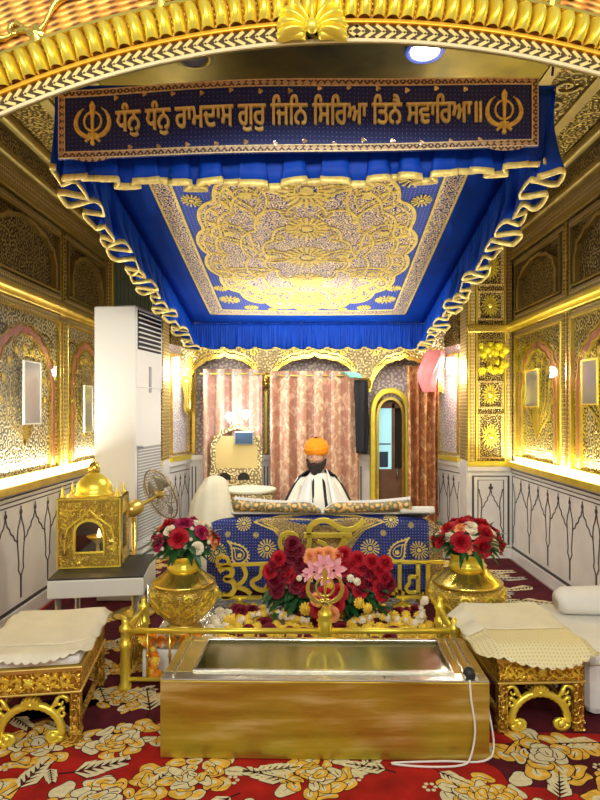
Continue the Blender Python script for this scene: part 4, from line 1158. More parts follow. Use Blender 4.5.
# ---- donation box
bx = thing('donation_box', 'long brushed brass donation box with glass lid in the foreground', 'donation box', (.06, 2.55, Z0), R(-1))
bw, bd, bh = 1.40, .48, .33
b = MB()
b.box((-bw / 2, 0, 0), (bw / 2, .01, bh)); b.box((-bw / 2, bd - .01, 0), (bw / 2, bd, bh)); b.box((-bw / 2, .01, 0), (-bw / 2 + .01, bd - .01, bh)); b.box((bw / 2 - .01, .01, 0), (bw / 2, bd - .01, bh)); b.box((-bw / 2 + .01, .01, 0), (bw / 2 - .01, bd - .01, .01))
b.build('box_body', M['brass_sheet'], bx, bevel=.003)
b = MB(); fx0, fx1, fy0, fy1 = -bw / 2 + .13, bw / 2 - .14, .075, bd - .05
b.box((-bw / 2, 0, bh), (bw / 2, fy0, bh + .008)); b.build('front_flange', M['steel'], bx, bevel=.003)
b = MB(); b.box((-bw / 2, fy1, bh), (bw / 2, bd, bh + .008)); b.box((-bw / 2, fy0, bh), (fx0, fy1, bh + .008)); b.box((fx1, fy0, bh), (bw / 2, fy1, bh + .008)); b.build('top_flange', M['gold_plain'], bx, bevel=.003)
b = MB(); tf = lambda x, y, d: Vector((x, y, bh + .008 + d))
b.rib(tf, [(fx0, fy0), (fx0, fy1), (fx1, fy1), (fx1, fy0)], .022, .010, closed=True, d0=0)
b.rib(tf, [(-bw / 2 + .05, .02), (-bw / 2 + .05, bd - .02)], .010, .012, d0=0); b.rib(tf, [(bw / 2 - .05, .02), (bw / 2 - .05, bd - .02)], .012, .012, d0=0)
b.rib(tf, [(bw / 2 - .095, .03), (bw / 2 - .095, bd - .02)], .010, .012, d0=0)
b.build('steel_rim', M['steel'], bx, bevel=.002)
b = MB(); b.box((fx0, fy0, bh + .001), (fx1, fy1, bh + .006)); b.build('glass_lid', M['glassy'], bx)
b = MB(); b.box((fx0 - .02, fy0 - .02, .16), (fx1 + .02, fy1 + .02, .165)); b.box((fx0 - .02, fy1 + .0, .165), (fx1 + .02, fy1 + .005, bh - .001)); b.build('inner_tray', plain('olive_tray', (.50, .43, .17), .4, .5, .2, 4, .1), bx)
b = MB()
for (x, y, s_) in ((-.31, .0, 1), (.33, .01, .9)):
    b.grid(lambda u, v: Vector((x + (u - .5) * .2 * s_, .25 + y + (v - .5) * .12, .17 + .02 * math.sin(u * 5) + .015 * v)), 8, 4)
b.build('folded_notes', M['ivory'], bx, solid=.003)
for (x, y) in ((-.37, .035), (.26, .035)):
    b = MB(); b.lathe([(.004, 0), (.004, .003), (.001, .004)], (x, y, bh + .008), 10); b.build('screw', M['black'], bx)
kn = MB(); kn.lathe([(.022, 0), (.026, .01), (.022, .03), (.012, .036)], (bw / 2 - .075, .045, bh + .009), 18); kn.build('black_knob', M['black'], bx)
cb = MB()
def bl(x, y, z): return Vector((.06 + x, 2.55 + y, Z0 + z))
pts = [bl(bw / 2 - .085, -.012, bh + .012), bl(bw / 2 - .08, -.022, .26), bl(bw / 2 - .065, -.025, .14), bl(bw / 2 - .085, -.03, .03), bl(bw / 2 - .13, -.05, .005), bl(bw / 2 - .28, -.06, .005), bl(bw / 2 - .42, -.035, .005), bl(bw / 2 - .2, -.022, .006), bl(bw / 2 - .03, -.028, .01), bl(bw / 2 + .03, .03, .04), bl(bw / 2 + .032, .12, .16), bl(bw / 2 + .012, .2, .30), bl(bw / 2 + .03, .34, .22), bl(bw / 2 + .03, .42, .02)]
def smooth(pts, k=5):
    o = []
    for i in range(len(pts) - 1):
        p0, p1, p2, p3 = pts[max(i - 1, 0)], pts[i], pts[i + 1], pts[min(i + 2, len(pts) - 1)]
        for j in range(k):
            t = j / k; o.append(.5 * ((2 * p1) + (p2 - p0) * t + (2 * p0 - 5 * p1 + 4 * p2 - p3) * t * t + (3 * p1 - p0 - 3 * p2 + p3) * t ** 3))
    return o + [pts[-1]]
cb.tube(smooth(pts), .0045, 8); tag(cb.build('power_cord', M['cable']), 'thin white cord looped over the right corner of the brass box', 'cord')

# ---- stools
def stool(label, loc, rz, w=.42, d=.58, h=.335):
    t = thing('stool', label, 'stool', loc, rz)
    b = MB(); b.box((0, 0, h - .10), (w, d, h - .012)); b.build('frieze', M['gold_wood'], t, bevel=.004)
    b = MB(); b.box((-.012, -.012, h - .012), (w + .012, d + .012, h + .01)); b.box((-.008, -.008, h - .112), (w + .008, d + .008, h - .10)); b.build('moulding', M['gold_plain'], t, bevel=.005)
    fr_ = lambda x, z, dd: Vector((x, -dd, z))
    b = MB(); zc = h - .056
    for sg in (-1, 1):
        for k in range(3):
            cx = w / 2 + sg * (.05 + .055 * k)
            b.rib(fr_, [(cx + sg * .026 * (1 - u / 12) * math.cos(u * .6 + k), zc + .024 * (1 - u / 12) * math.sin(u * .6 + k)) for u in range(11)], [.013 - .0008 * u for u in range(11)], .014, d0=0)
            b.rib(fr_, [(cx - .02, zc - .028), (cx, zc - .016), (cx + .025, zc - .03)], [.004, .012, .003], .010, d0=0)
    b.blob(fr_, (w / 2, zc), lambda a: .022 * (.75 + .25 * abs(math.cos(4 * a))), .014, 0, 32, d0=0, dome=.006)
    b.build('frieze_scrolls', M['gold_bright'], t, bevel=.0015)
    for (x, y) in ((0, 0), (w - .045, 0), (0, d - .045), (w - .045, d - .045)):
        b = MB(); b.box((x, y, 0), (x + .045, y + .045, h - .112))
        for zz in (0, .035): b.box((x - .005, y - .005, zz), (x + .05, y + .05, zz + .014))
        b.box((x + .008, y - .006, .06), (x + .014, y, h - .12)); b.box((x + .031, y - .006, .06), (x + .037, y, h - .12))
        b.build('leg', M['gold_wood'], t, bevel=.003)
    # pierced apron: rope arch with scroll ends, shell and leaf scrolls
    b = MB(); cx = w / 2; R0 = .125
    pts = [Vector((cx - R0 * 1.05 * math.cos(PI * i / 28), .022, .045 + R0 * 1.0 * math.sin(PI * i / 28))) for i in range(29)]
    pts = [Vector((cx - R0 * 1.05 + .045 * 0, .022, .03))] + pts + [Vector((cx + R0 * 1.05, .022, .03))]
    b.tube(pts, [.0165 + .003 * (i % 2) for i in range(len(pts))], 10)
    for sg in (-1, 1):
        sp = [Vector((cx + sg * (R0 * 1.05 - .0 - .03 + .03 * math.cos(u * .55)), .02, .03 - .028 * math.sin(u * .55) * (1 - u / 22))) for u in range(12)]
        b.tube(sp, [.016 - .0007 * u for u in range(12)], 8)
        b.sphere((cx + sg * (R0 * 1.05 - .034), .015, .032), .021, 12)
    b.build('rope_arch', M['gold_bright'], t)
    b = MB()
    for k in range(7):                 # shell over the arch
        a = R(-78 + 26 * k)
        b.rib(fr_, [(cx + .012 * math.sin(a), .172 + .008 * math.cos(a)), (cx + .03 * math.sin(a), .172 + .024 * math.cos(a)), (cx + .044 * math.sin(a), .174 + .036 * math.cos(a))], [.006, .016, .008], -.004, d0=-.035)
    b.sphere((cx, .012, .175), .013, 10)
    b.build('apron_shell', M['gold_bright'], t)
    for sg in (-1, 1):
        b = MB()                 # leaf scrolls in the corners
        for (ox, oz, r_, ph) in ((.128, .178, .032, 0), (.135, .125, .024, 1.2)):
            b.tube([Vector((cx + sg * (ox + r_ * (1 - u / 13) * math.cos(ph + u * .6)), .022, oz + r_ * (1 - u / 13) * math.sin(ph + u * .6))) for u in range(12)], [.011 - .0006 * u for u in range(12)], 7)
        b.tube([Vector((cx + sg * (.09 + .006 * u), .02, .15 + .010 * u + .004 * math.sin(u * 2))) for u in range(7)], [.004, .009, .012, .012, .010, .007, .003], 7)
        b.build('apron_scroll', M['gold_bright'], t)
    for x in (.012, w - .032):
      for _ in (0,):
        b = MB(); b.box((x, .045, .05), (x + .02, d - .045, .075)); b.box((x, .045, h - .15), (x + .02, d - .045, h - .112)); b.build('side_rail', M['gold_wood'], t, bevel=.003)
    b = MB(); b.box((.0, .0, h + .01), (w, d, h + .055)); b.build('cushion', M['white_cloth'], t, bevel=.018)
    return t
s1 = stool('carved gilt stool under a white cloth at the left edge', (-1.452, 2.615, Z0), R(9), .43, .60)
s2 = stool('carved gilt stool under a lace edged cloth right of the brass box', (.868, 2.76, Z0), R(2), .40, .58)

def lace_cloth(label, parent_stool, w, d, h, ox, ex, fr_, rz, lace_from):
    t = thing('lace_cloth', label, 'cloth', parent_stool.location + Vector((0, 0, h + .002)), rz)
    z0 = .010
    def shape(u, v):                   # u across, v back(0)..front(1): straight back, scalloped half-round front
        e = .5 * (1 + .0)
        x = -ox + (w + 2 * ox) * u
        y = d - (d + 0) * v
        return x, y
    def edge_front(x):                 # how far the front hangs at x
        s_ = (x - w / 2) / (w / 2 + ox); s_ = max(-1, min(1, s_))
        return fr_ * math.sqrt(max(0, 1 - s_ * s_))
    n = 56
    def fn(u, v):
        x = -ox + (w + 2 * ox) * u; f = edge_front(x)
        y_end = .06 - f - .012 * abs(math.sin(u * PI * 13))
        y = (d + ex) + (y_end - (d + ex)) * v
        over_x = max(0, -x - .005, x - w - .005); over_y = max(0, -y - .005)
        back = max(0, y - d - .005)
        z = z0 - over_x * .75 - over_y * .60 - back * .8 + .003 * math.sin(9 * u + 5 * v)
        if over_x > 0: z -= .008 * math.sin(v * 22)
        return Vector((x, y, z + .007))
    b = MB(); b.grid(lambda u, v: fn(u, v * lace_from), n, 20); b.build('cloth_field', M['cream_cloth'], t, solid=.004)
    b = MB(); b.grid(lambda u, v: fn(u, lace_from + (1 - lace_from) * v), n * 2, 12); o = b.build('lace_edge', M['lace'], t, solid=.004) if lace_from < .7 else b.build('front_hem', M['cream_cloth'], t, solid=.004)
    return t
lace_cloth('plain white cloth with curved front hem on the left gilt stool', s1, .43, .60, .39, .035, .04, .10, R(9), .80)
lace_cloth('cream cloth with scalloped crochet front on the right gilt stool', s2, .40, .58, .39, .085, .03, .17, R(2), .60)

# ---- brass railing with khanda finial
RZ, RX0, RX1, RY0, RY1 = .322, -.985, .77, 3.2, 3.56
rl = thing('railing', 'low polished brass railing with sword emblem round the flower offerings', 'railing', (0, 3.2, Z0))
def post(x, y, h, final=False):
    b = MB(); p = [(.034, 0), (.034, .02), (.026, .035), (.026, h - .09), (.034, h - .08), (.034, h - .055), (.024, h - .045), (.024, h), (.032, h + .01), (.032, h + .03), (.016, h + .045), (.02, h + .06), (.004, h + .08)]
    b.lathe(p, (x, y, Z0), 20); b.build('post', M['gold_bright'], rl, world=True)
post(RX0, RY0, .30); post(RX1 + .0, RY0, .30); post(RX0, RY1, .30); post(RX1, RY1, .30)
b = MB(); b.lathe([(.034, 0), (.026, .03), (.026, .25), (.036, .27), (.036, .36), (.030, .375), (.04, .39), (.036, .41), (.022, .42), (.014, .44)], (.08, RY0, Z0), 20); cpz = b.build('post', M['gold_bright'], rl, world=True)
kf = lambda x, z, d: Vector((.08 + x, RY0 - d, .545 + z))
b = MB(); khanda(b, kf, (0, 0), .118, .008, -.006); b.build('sword_emblem', M['gold'], rl, world=True, bevel=.002)
for (p0, p1) in (((RX0, RY0), (.08, RY0)), ((.08, RY0), (RX1, RY0)), ((RX0, RY0), (RX0, RY1)), ((RX1, RY0), (RX1, RY1))):
    for z, r_ in ((RZ, .0155), (.065, .011)):
        b = MB(); b.tube([(p0[0], p0[1], z), (p1[0], p1[1], z)], r_, 12); b.build('rail', M['gold_bright'], rl, world=True)
def baluster(x, y):
    b = MB(); b.tube([(x, y, .065), (x, y, RZ)], .0065, 8); b.sphere((x, y, .19), .011, 8); b.build('baluster', M['gold'], rl, world=True)
for i in range(1, 15):
    x = RX0 + (.08 - RX0) * i / 9 if i < 9 else .08 + (RX1 - .08) * (i - 8) / 7
    if abs(x - .08) > .02 and x < RX1 - .02: baluster(x, RY0)
for i in range(1, 7): baluster(RX0, RY0 + (RY1 - RY0) * i / 7); baluster(RX1, RY0 + (RY1 - RY0) * i / 7)

# ---- offering platform
b = MB(); b.box((-.93, 3.32, Z0), (.745, 4.24, .17))
pl = b.build('offering_platform', M['white_cloth'], None, bevel=.01); tag(pl, 'low white platform inside the brass railing heaped with flower heads', 'platform')
b = MB(); b.grid(lambda u, v: Vector((-.92 + 1.655 * u, 3.33 + .90 * v, .176 + .006 * math.sin(40 * u + 9 * v) * math.cos(33 * v - 7 * u))), 60, 36)
o = b.build('foil_sheet', M['foil']); tag(o, 'crinkled silver foil sheet spread under the flowers on the platform', 'foil sheet')
ZP = .186
# loose flower heads: three kinds
def loose(n, src, label, group, region, sc, cat='flower', name='marigold'):
    for i in range(n):
        for _ in range(40):
            x, y = rnd.uniform(region[0], region[1]), rnd.uniform(region[2], region[3])
            if all((x - a) ** 2 + (y - c) ** 2 > (r_ + sc * .8) ** 2 for a, c, r_ in taken): break
        else: continue
        taken.append((x, y, sc * .8))
        o = dup_data(src, name, None, (x, y, ZP + sc * .35), (rnd.uniform(.3, 1.2), rnd.uniform(-.4, .4), rnd.uniform(-.6, .6)), sc * rnd.uniform(.8, 1.1))
        tag(o, label, cat, group)
taken = [(-.76, 3.56, .13), (.1, 3.82, .16), (-.47, 4.0, .07), (.6, 4.0, .07)]
loose(60, PM['yellow'], 'yellow marigold head lying loose among the offerings behind the rail', 'loose yellow marigolds', (-.5, .72, 3.36, 3.80), .042)
loose(26, PM['yellow'], 'small yellow bloom scattered near the gilt letters', 'small yellow blooms', (-.5, .72, 3.5, 4.0), .026)
loose(52, PR['dark_rose'][0], 'dark red rose head lying loose among the offerings behind the rail', 'loose red roses', (-.5, .72, 3.36, 3.90), .036, name='rose')
loose(30, PM['ivory'], 'ivory flower head lying loose among the offerings behind the rail', 'loose ivory flowers', (-.6, .72, 3.36, 3.95), .038)
loose(22, PM['orange_fl'], 'orange marigold head lying behind the left side railing', 'loose orange marigolds', (-.91, -.52, 3.36, 3.46), .036)

def garland(label, pts, cols, r_, n):
    t = thing('flower_garland', label, 'garland', pts[0])
    sp = smooth([Vector(p) for p in pts], 8); o0 = Vector(pts[0])
    for i in range(n):
        p = sp[min(len(sp) - 1, int(i / n * len(sp)))]; flower('marigold', t, p - o0, r_, (rnd.uniform(-.9, .9), rnd.uniform(-.9, .9)), cols[i % len(cols)])
    b = MB(); b.tube([p - o0 for p in sp], .003, 5); b.build('string', M['ivory'], t)
    return t
garland('ivory and yellow flower garland lying left of the middle bouquet', [(-.42, 3.66, .215), (-.30, 3.70, .235), (-.2, 3.68, .25), (-.12, 3.62, .24), (.0, 3.58, .235)], ['ivory', 'ivory', 'yellow'], .03, 17)
garland('yellow and ivory flower garland lying right of the middle bouquet', [(.24, 3.58, .22), (.34, 3.62, .24), (.44, 3.66, .235), (.56, 3.64, .22), (.64, 3.6, .215)], ['yellow', 'ivory'], .03, 16)
garland('white flower garland draped beside the right brass vase', [(.69, 3.60, .36), (.685, 3.64, .30), (.67, 3.62, .24), (.66, 3.70, .205)], ['ivory'], .028, 11)
garland('orange and yellow marigold string hanging behind the left railing', [(-.92, 3.245, .29), (-.88, 3.25, .22), (-.84, 3.245, .15), (-.86, 3.25, .09), (-.80, 3.25, .05)], ['orange_fl', 'orange_fl', 'yellow'], .034, 15)

# ---- bouquets
def spray(t, c, rx, ry, rz_, spec, seed, lean=.0):
    """spec: (kind, colour, count, size, zone lo-hi polar angle)"""
    q = random.Random(seed); used = []
    for kind, col, n, s_, (lo, hi) in spec:
        for i in range(n):
            best = None
            for _ in range(30):
                th = R(q.uniform(lo, hi)); a = q.uniform(0, 2 * PI)
                d = Vector((math.sin(th) * math.cos(a), math.sin(th) * math.sin(a), math.cos(th)))
                m = min([(d - e).length for e in used] or [9])
                if best is None or m > best[0]: best = (m, d)
            d = best[1]; used.append(d)
            o = flower(kind, t, Vector((c[0] + rx * d.x, c[1] + ry * d.y, c[2] + rz_ * d.z)), s_ * q.uniform(.85, 1.15), col=col)
            o.rotation_mode = 'QUATERNION'; o.rotation_quaternion = Vector(d).to_track_quat('Z', 'Y')
def bouquet(label, loc, rx, ry, rz_, spec, seed, leaves=60, ll=.12, name='flower_bouquet'):
    t = thing(name, label, 'bouquet', loc)
    b = MB(); q = random.Random(seed)
    for i in range(leaves):
        a = q.uniform(0, 2 * PI); e = q.uniform(-.25, .9)
        d = Vector((math.cos(a), math.sin(a), e))
        leaf_fan(b, (rx * .25 * math.cos(a), ry * .25 * math.sin(a), rz_ * .15), d, max(rx, ry) * q.uniform(.7, 1.15), ll * .17, droop=q.uniform(0, .5))
    b.sphere((0, 0, rz_ * .3), 1, 14, 0, (rx * .75, ry * .75, rz_ * .6))
    b.build('foliage', M['leaf'], t)
    spray(t, (0, 0, 0), rx * .92, ry * .92, rz_ * .92, spec, seed)
    return t
# ---- vases
def vase(label, loc, rb, h):
    t = thing('flower_vase', label, 'vase', loc)
    k = rb / .21; z = h / .545
    b = MB(); b.lathe([(.10 * k, 0), (.115 * k, .01 * z), (.115 * k, .03 * z), (.08 * k, .045 * z), (.085 * k, .06 * z)], n=40); b.build('foot', M['gold_plain'], t)
    b = MB(); b.lathe([(r * k, zz * z) for r, zz in ((.085, .058), (.125, .10), (.165, .155), (.195, .21), (.209, .26), (.21, .29), (.203, .32), (.188, .345))], n=56, wob=lambda a, zz: 1 + .008 * math.sin(9 * a) * math.sin(zz * 40)); bd_ = b.build('body', M['gold_emb'], t, sub=1)
    b = MB()
    for i in range(10):                # embossed leaf swags round the belly
        a = 2 * PI * i / 10
        def bfn(x, y, d, a=a):
            zz = .15 + y; prof = ((.058, .085), (.10, .125), (.155, .165), (.21, .195), (.26, .209), (.29, .21), (.32, .203), (.345, .188))
            r = .2
            for (z0_, r0_), (z1_, r1_) in zip(prof, prof[1:]):
                if z0_ <= zz <= z1_: r = r0_ + (r1_ - r0_) * (zz - z0_) / (z1_ - z0_)
            an = a + x / .2
            return Vector(((r * k + d) * math.cos(an), (r * k + d) * math.sin(an), zz * z))
        for sg in (-1, 1): b.rib(bfn, [(sg * .055 * math.sin(u * .35), .0 + .012 * u + .0) for u in range(10)], [.004 + .010 * math.sin(PI * u / 9) for u in range(10)], .006, d0=-.002)
        b.rib(bfn, [(.032 * (1 - u / 13) * math.cos(u * .6), .135 + .03 * (1 - u / 13) * math.sin(u * .6)) for u in range(12)], .009, .006, d0=-.002)
        b.blob(bfn, (0, .06), lambda q_: .018 * (.7 + .3 * abs(math.cos(2 * q_))), .006, 0, 16, d0=-.002, dome=.004)
    b.build('embossing', M['gold_bright'], bd_)
    b = MB(); b.lathe([(r * k, zz * z) for r, zz in ((.192, .34), (.196, .35), (.19, .36), (.15, .385), (.115, .42), (.095, .445))], n=72, wob=lambda a, zz: 1 + .025 * abs(math.cos(18 * a)) * (1 if zz > .37 * z else 0)); b.build('fluted_shoulder', M['gold'], t)
    b = MB(); b.lathe([(r * k, zz * z) for r, zz in ((.095, .44), (.105, .45), (.10, .465), (.092, .475), (.09, .50), (.10, .52), (.125, .535), (.13, .545), (.115, .545), (.085, .51), (.08, .48))], n=48); b.build('neck', M['gold_bright'], t)
    return t
def stand(label, x, y, r_, z):
    b = MB(); b.lathe([(r_, 0), (r_, z)], (0, 0, 0), 32); o = b.build('vase_stand', M['white_cloth'], None); o.location = (x, y, Z0); tag(o, label, 'stand'); return o
LVp = (-.75, 3.57, .186); RVp = (.985, 3.76, .096)
vase('bulbous embossed brass vase on the left inside the railing', LVp, .20, .46)
stand('low round white stand under the right brass vase', RVp[0], RVp[1], .15, .083)
vase('bulbous embossed brass vase on the right beside the white mattress', RVp, .235, .52)
bouquet('red and ivory flower arrangement in the left brass vase', (LVp[0] + .005, LVp[1], LVp[2] + .50), .20, .17, .17,
        [('rose', 'red_rose', 5, .040, (30, 78)), ('rose', 'magenta', 5, .036, (15, 80)), ('rose', 'ivory', 10, .030, (10, 84)), ('marigold', 'ivory', 16, .014, (0, 85)), ('rose', 'peach', 5, .026, (10, 84))], 5, 110)
bouquet('red rose arrangement with ivory blooms in the right brass vase', (RVp[0], RVp[1], RVp[2] + .555), .215, .18, .165,
        [('rose', 'red_rose', 17, .040, (5, 82)), ('rose', 'ivory', 9, .029, (15, 84)), ('rose', 'peach', 6, .026, (30, 84)), ('marigold', 'ivory', 8, .014, (0, 80))], 8, 110)
# middle bouquet: wide, low; roses in a green bed
mb_ = thing('flower_bouquet', 'large low bouquet of dark red roses and pink lilies in the middle', 'bouquet', (.095, 3.80, .19))
b = MB(); q = random.Random(2)
for i in range(130):
    x = q.uniform(-.34, .36); h0 = q.uniform(.09, .2)
    leaf_fan(b, (x, q.uniform(-.10, .05), h0), (x * 1.6 + q.uniform(-.2, .2), -q.uniform(.3, 1), q.uniform(-.3, .7)), q.uniform(.08, .15), .022, droop=.3)
b.sphere((0, .02, .14), 1, 18, 0, (.32, .10, .17)); b.build('foliage', M['leaf'], mb_)
b = MB(); b.lathe([(.12, 0), (.14, .02), (.16, .07), (.10, .075)], n=24); b.build('basket', M['gold_wood'], mb_)
def put(kind, col, x, z, s_, y=-.14):
    o = flower(kind, mb_, (x, y + .10 * abs(x) + .25 * (z - .2), z), s_, col=col); o.rotation_mode = 'QUATERNION'
    o.rotation_quaternion = Vector((x * 1.2, -1, .35 + (z - .2) * 1.5)).to_track_quat('Z', 'Y')
q = random.Random(9)
for (x, z) in ((-.20, .40), (-.26, .35), (-.16, .34), (-.22, .29), (-.29, .26), (-.20, .23), (-.13, .27), (-.27, .20), (-.23, .44), (-.31, .31), (-.12, .21)): [put('rose', 'dark_rose' if q.random() < .65 else 'red_rose', x + q.uniform(-.035, .035), z + dz, .036) for dz in (0, .035)]
for (x, z) in ((.14, .33), (.20, .35), (.26, .33), (.31, .28), (.24, .27), (.17, .26), (.30, .21), (.36, .24), (.22, .20), (.10, .30), (.34, .32), (.38, .18), (.13, .38)): [put('rose', 'red_rose' if q.random() < .6 else 'dark_rose', x + q.uniform(-.035, .035), z + dz, .036) for dz in (0, .035)]
for (x, z, s_) in ((-.07, .32, .07), (-.01, .36, .07), (.05, .33, .08), (.00, .29, .06), (-.10, .30, .05)): put('lily', None, x, z, s_, -.18)
for (x, z) in ((-.04, .41), (.02, .415), (.07, .40), (-.09, .40)): put('rose', 'peach', x, z, .036)
for (x, z, s_) in ((-.12, .12, .042), (.02, .25, .032), (.20, .15, .036), (.25, .12, .034), (-.16, .29, .02), (.15, .29, .026), (.19, .27, .026), (-.02, .07, .04)): put('marigold', 'yellow' if z < .26 else 'ivory', x, z, s_, -.20)
for (x, z, s_) in ((.0, .19, .05), (.05, .15, .045), (-.04, .13, .045), (.08, .21, .04)): put('rose', 'red_rose', x, z, s_, -.20)
for (x, z, s_) in ((.03, .10, .035), (-.05, .18, .03)): put('rose', 'peach', x, z, s_, -.22)
# small round rose bunches on the cloth edges
def bunch(label, loc, r_, col, n):
    t = thing('rose_bunch', label, 'flowers', loc)
    b = MB(); b.sphere((0, 0, r_ * .4), r_ * .7, 10, 0); b.build('foliage', M['leaf'], t)
    spray(t, (0, 0, r_ * .3), r_ * .6, r_ * .6, r_ * .6, [('rose', col, n, r_ * .42, (0, 95))], 4)

# ---- gilt letter signs
def sign(name, label, x, y, z):
    return thing(name, label, 'sign', (x, y, z))
def sbase(b, h):
    b.lathe([(.07, 0), (.072, .008), (.03, .02), (.014, .03), (.012, h - .02), (.03, h - .008), (.055, h)], n=20)
sg = sign('letter_sign', 'gilt standing letters left of the middle bouquet', -.47, 4.02, .186)
b = MB(); sbase(b, .055); b.build('base', M['gold_bright'], sg)
S = 4.02 / F
def g2(px_, py_): return ((px_ - 310) * S + .47, 1.5 - (py_ - 410) * S - .186)
sf = lambda x, z, d: Vector((x, -d, z))
def stroke(b, pts, w, mi=0, d=.012): b.rib(sf, [g2(*p) for p in pts], w * S, d, mi, d0=-.012)
def sm2(pts, k=5):
    return [(v.x, v.y) for v in smooth([Vector((x, y, 0)) for x, y in pts], k)]
b = MB()
stroke(b, [(216, 565.5), (268, 563.5)], 3.2)
stroke(b, sm2([(217, 563), (218, 558.5), (222, 556.5), (227, 558), (229, 563)]), 3.4)
stroke(b, sm2([(219, 571), (226, 567), (232, 570), (231, 576), (225, 579), (232, 581), (235, 588), (230, 595), (222, 596), (218, 592)]), 5)
stroke(b, sm2([(243, 566), (246, 574), (243, 581), (238, 586), (246, 590), (251, 594)]), 4)
stroke(b, sm2([(262, 566), (260, 576), (252, 582), (256, 588), (264, 590), (268, 584)]), 4)
stroke(b, [(268, 563.5), (268.5, 594)], 3)
stroke(b, [(222, 597.5), (262, 597.5)], 3)
b.build('letters', M['gold_bright'], sg, bevel=.002)
sg = sign('letter_sign', 'gilt standing letters right of the middle bouquet', .62, 4.02, .186)
b = MB(); sbase(b, .055); b.build('base', M['gold_bright'], sg)
def g2(px_, py_): return ((px_ - 310) * S - .62, 1.5 - (py_ - 410) * S - .186)
b = MB()
stroke(b, [(376, 562), (445, 562)], 3.2)
stroke(b, [(399.5, 562), (399.5, 594)], 3.6)
stroke(b, [(418, 562), (418, 592)], 4)
stroke(b, [(428, 562), (427.5, 596)], 4)
stroke(b, sm2([(418, 577), (410, 577), (409, 583), (406, 588), (409, 592), (416, 592)]), 3.2)
stroke(b, sm2([(387, 578), (391, 584), (397, 590), (404, 594)]), 4)
stroke(b, sm2([(384, 588), (388, 592), (395, 594)]), 3)
stroke(b, [(396, 597), (430, 597)], 3)
b.build('letters', M['gold_bright'], sg, bevel=.002)
ik = sign('emblem_sign', 'tall gilt one-god symbol rising behind the middle bouquet', .11, 4.12, .186)
S = 4.12 / F
def g2(px_, py_): return ((px_ - 310) * S - .11, 1.5 - (py_ - 410) * S - .186)
b = MB(); sbase(b, .06); b.tube([(0, .0, .05), (0, .0, .33)], .012, 10); b.tube([(-.2, 0, .34), (0, 0, .30), (.1, 0, .30)], .008, 8); b.build('base', M['gold'], ik)
b = MB()
stroke(b, [(289 + 9.3 * math.cos(2 * PI * i / 24), 542 + 9.3 * math.sin(2 * PI * i / 24)) for i in range(25)], 4.2)
stroke(b, sm2([(297, 548), (299, 556), (296, 564), (292, 570)]), 4)
stroke(b, [(304, 535), (352, 535)], 5)
stroke(b, sm2([(309, 535), (310, 527), (317, 521.5), (326, 520.5), (334, 524), (342, 529), (352, 529), (359, 525), (364, 520)]), 5.2)
stroke(b, sm2([(310, 536), (309, 545), (308, 554), (312, 560), (320, 562)]), 5)
stroke(b, sm2([(345, 536), (342, 545), (336, 552), (328, 557), (318, 562)]), 5.5)
stroke(b, sm2([(317, 541), (326, 545), (325, 551), (318, 552)]), 4)
b.build('letters', M['gold_bright'], ik, bevel=.002)

# ---- manji: cot carrying the book, under an embroidered blue cloth
mj = thing('scripture_cot', 'low cot under a blue gold embroidered cloth carrying the open book', 'cot', (.09, 4.62, Z0))
b = MB(); b.box((-.78, -.25, .30), (.80, .26, .50)); b.build('cot_frame', M['white_cloth'], mj, bevel=.02)
for (x, y) in ((-.7, -.22), (.72, -.22), (-.7, .28), (.72, .28)):
    b = MB(); b.lathe([(.03, 0), (.035, .05), (.025, .08), (.03, .30)], (x, y, 0), 12); b.build('leg', M['gold'], mj)
def cloth(x, s_, d):
    """front drape: x metres, s_ = metres down from the top edge (negative = back over the top)"""
    e = max(0, abs(x) - .72) ; top = .725 - 2.2 * e * e - .05 * min(1, (abs(x) / .85) ** 4)
    rr = .05
    fold = .012 * math.sin(x * 17) * max(0, min(1, s_ / .3)) + .006 * math.sin(x * 41 + 2) * max(0, min(1, s_ / .3))
    if s_ < 0: return Vector((x, -.32 + rr - s_, top + d + s_ * .27))
    if s_ < rr * PI / 2:
        a = s_ / rr; return Vector((x, -.32 + rr - (rr + d) * math.sin(a) - 0, top - rr + (rr + d) * math.cos(a)))
    return Vector((x, -.32 - d - fold - .05 * (s_ - .078), top - rr - (s_ - rr * PI / 2)))
CX0, CX1 = -.83, .86
b = MB(); b.grid(lambda u, v: cloth(CX0 + (CX1 - CX0) * u, -.52 + 1.06 * v, 0), 70, 40); clo = b.build('blue_cloth', M['cloth_ground'], mj, solid=.004)
S2 = 4.3 / F
def c2(px_, py_):                      # pixel in the photo -> metres on the drape
    return ((px_ - 310) * S2 - .09, ((py_ - 514) * S2))
def cfl(x, y, d): return cloth(x, y, d)
b = MB()
for (px_, py_, s_) in ((244, 524, 7.5), (267, 550, 9.5), (217, 549, 9), (256, 536, 3), (228, 533, 3), (391, 521, 7.5), (370, 550, 9.5), (419, 549, 9), (383, 534, 3), (411, 525, 3), (204, 530, 6)):
    rosette(b, cfl, c2(px_, py_), s_ * S2, 16, d=.005)
paisley(b, cfl, c2(238, 549), 17 * S2, PI - .35, 1, w=.010, d=.005, petals=22); paisley(b, cfl, c2(399, 547), 17 * S2, PI + .35, -1, w=.010, d=.005, petals=22)
for k in range(2):
    o_ = k * 5
    b.rib(cfl, [c2(254 + o_ * 2, 523 + o_ * .3), c2(275, 532 + o_ * -.6), c2(292, 546 - o_ * .4), c2(302, 562), c2(306, 585)], .010, .006, d0=.001)
    b.rib(cfl, [c2(384 - o_ * 2, 523 + o_ * .3), c2(362, 532 - o_ * .6), c2(345, 546 - o_ * .4), c2(334, 562), c2(330, 585)], .010, .006, d0=.001)
b.rib(cfl, [c2(254, 523), c2(280, 517), c2(318, 514), c2(356, 517), c2(384, 523)], .008, .006, d0=.001)
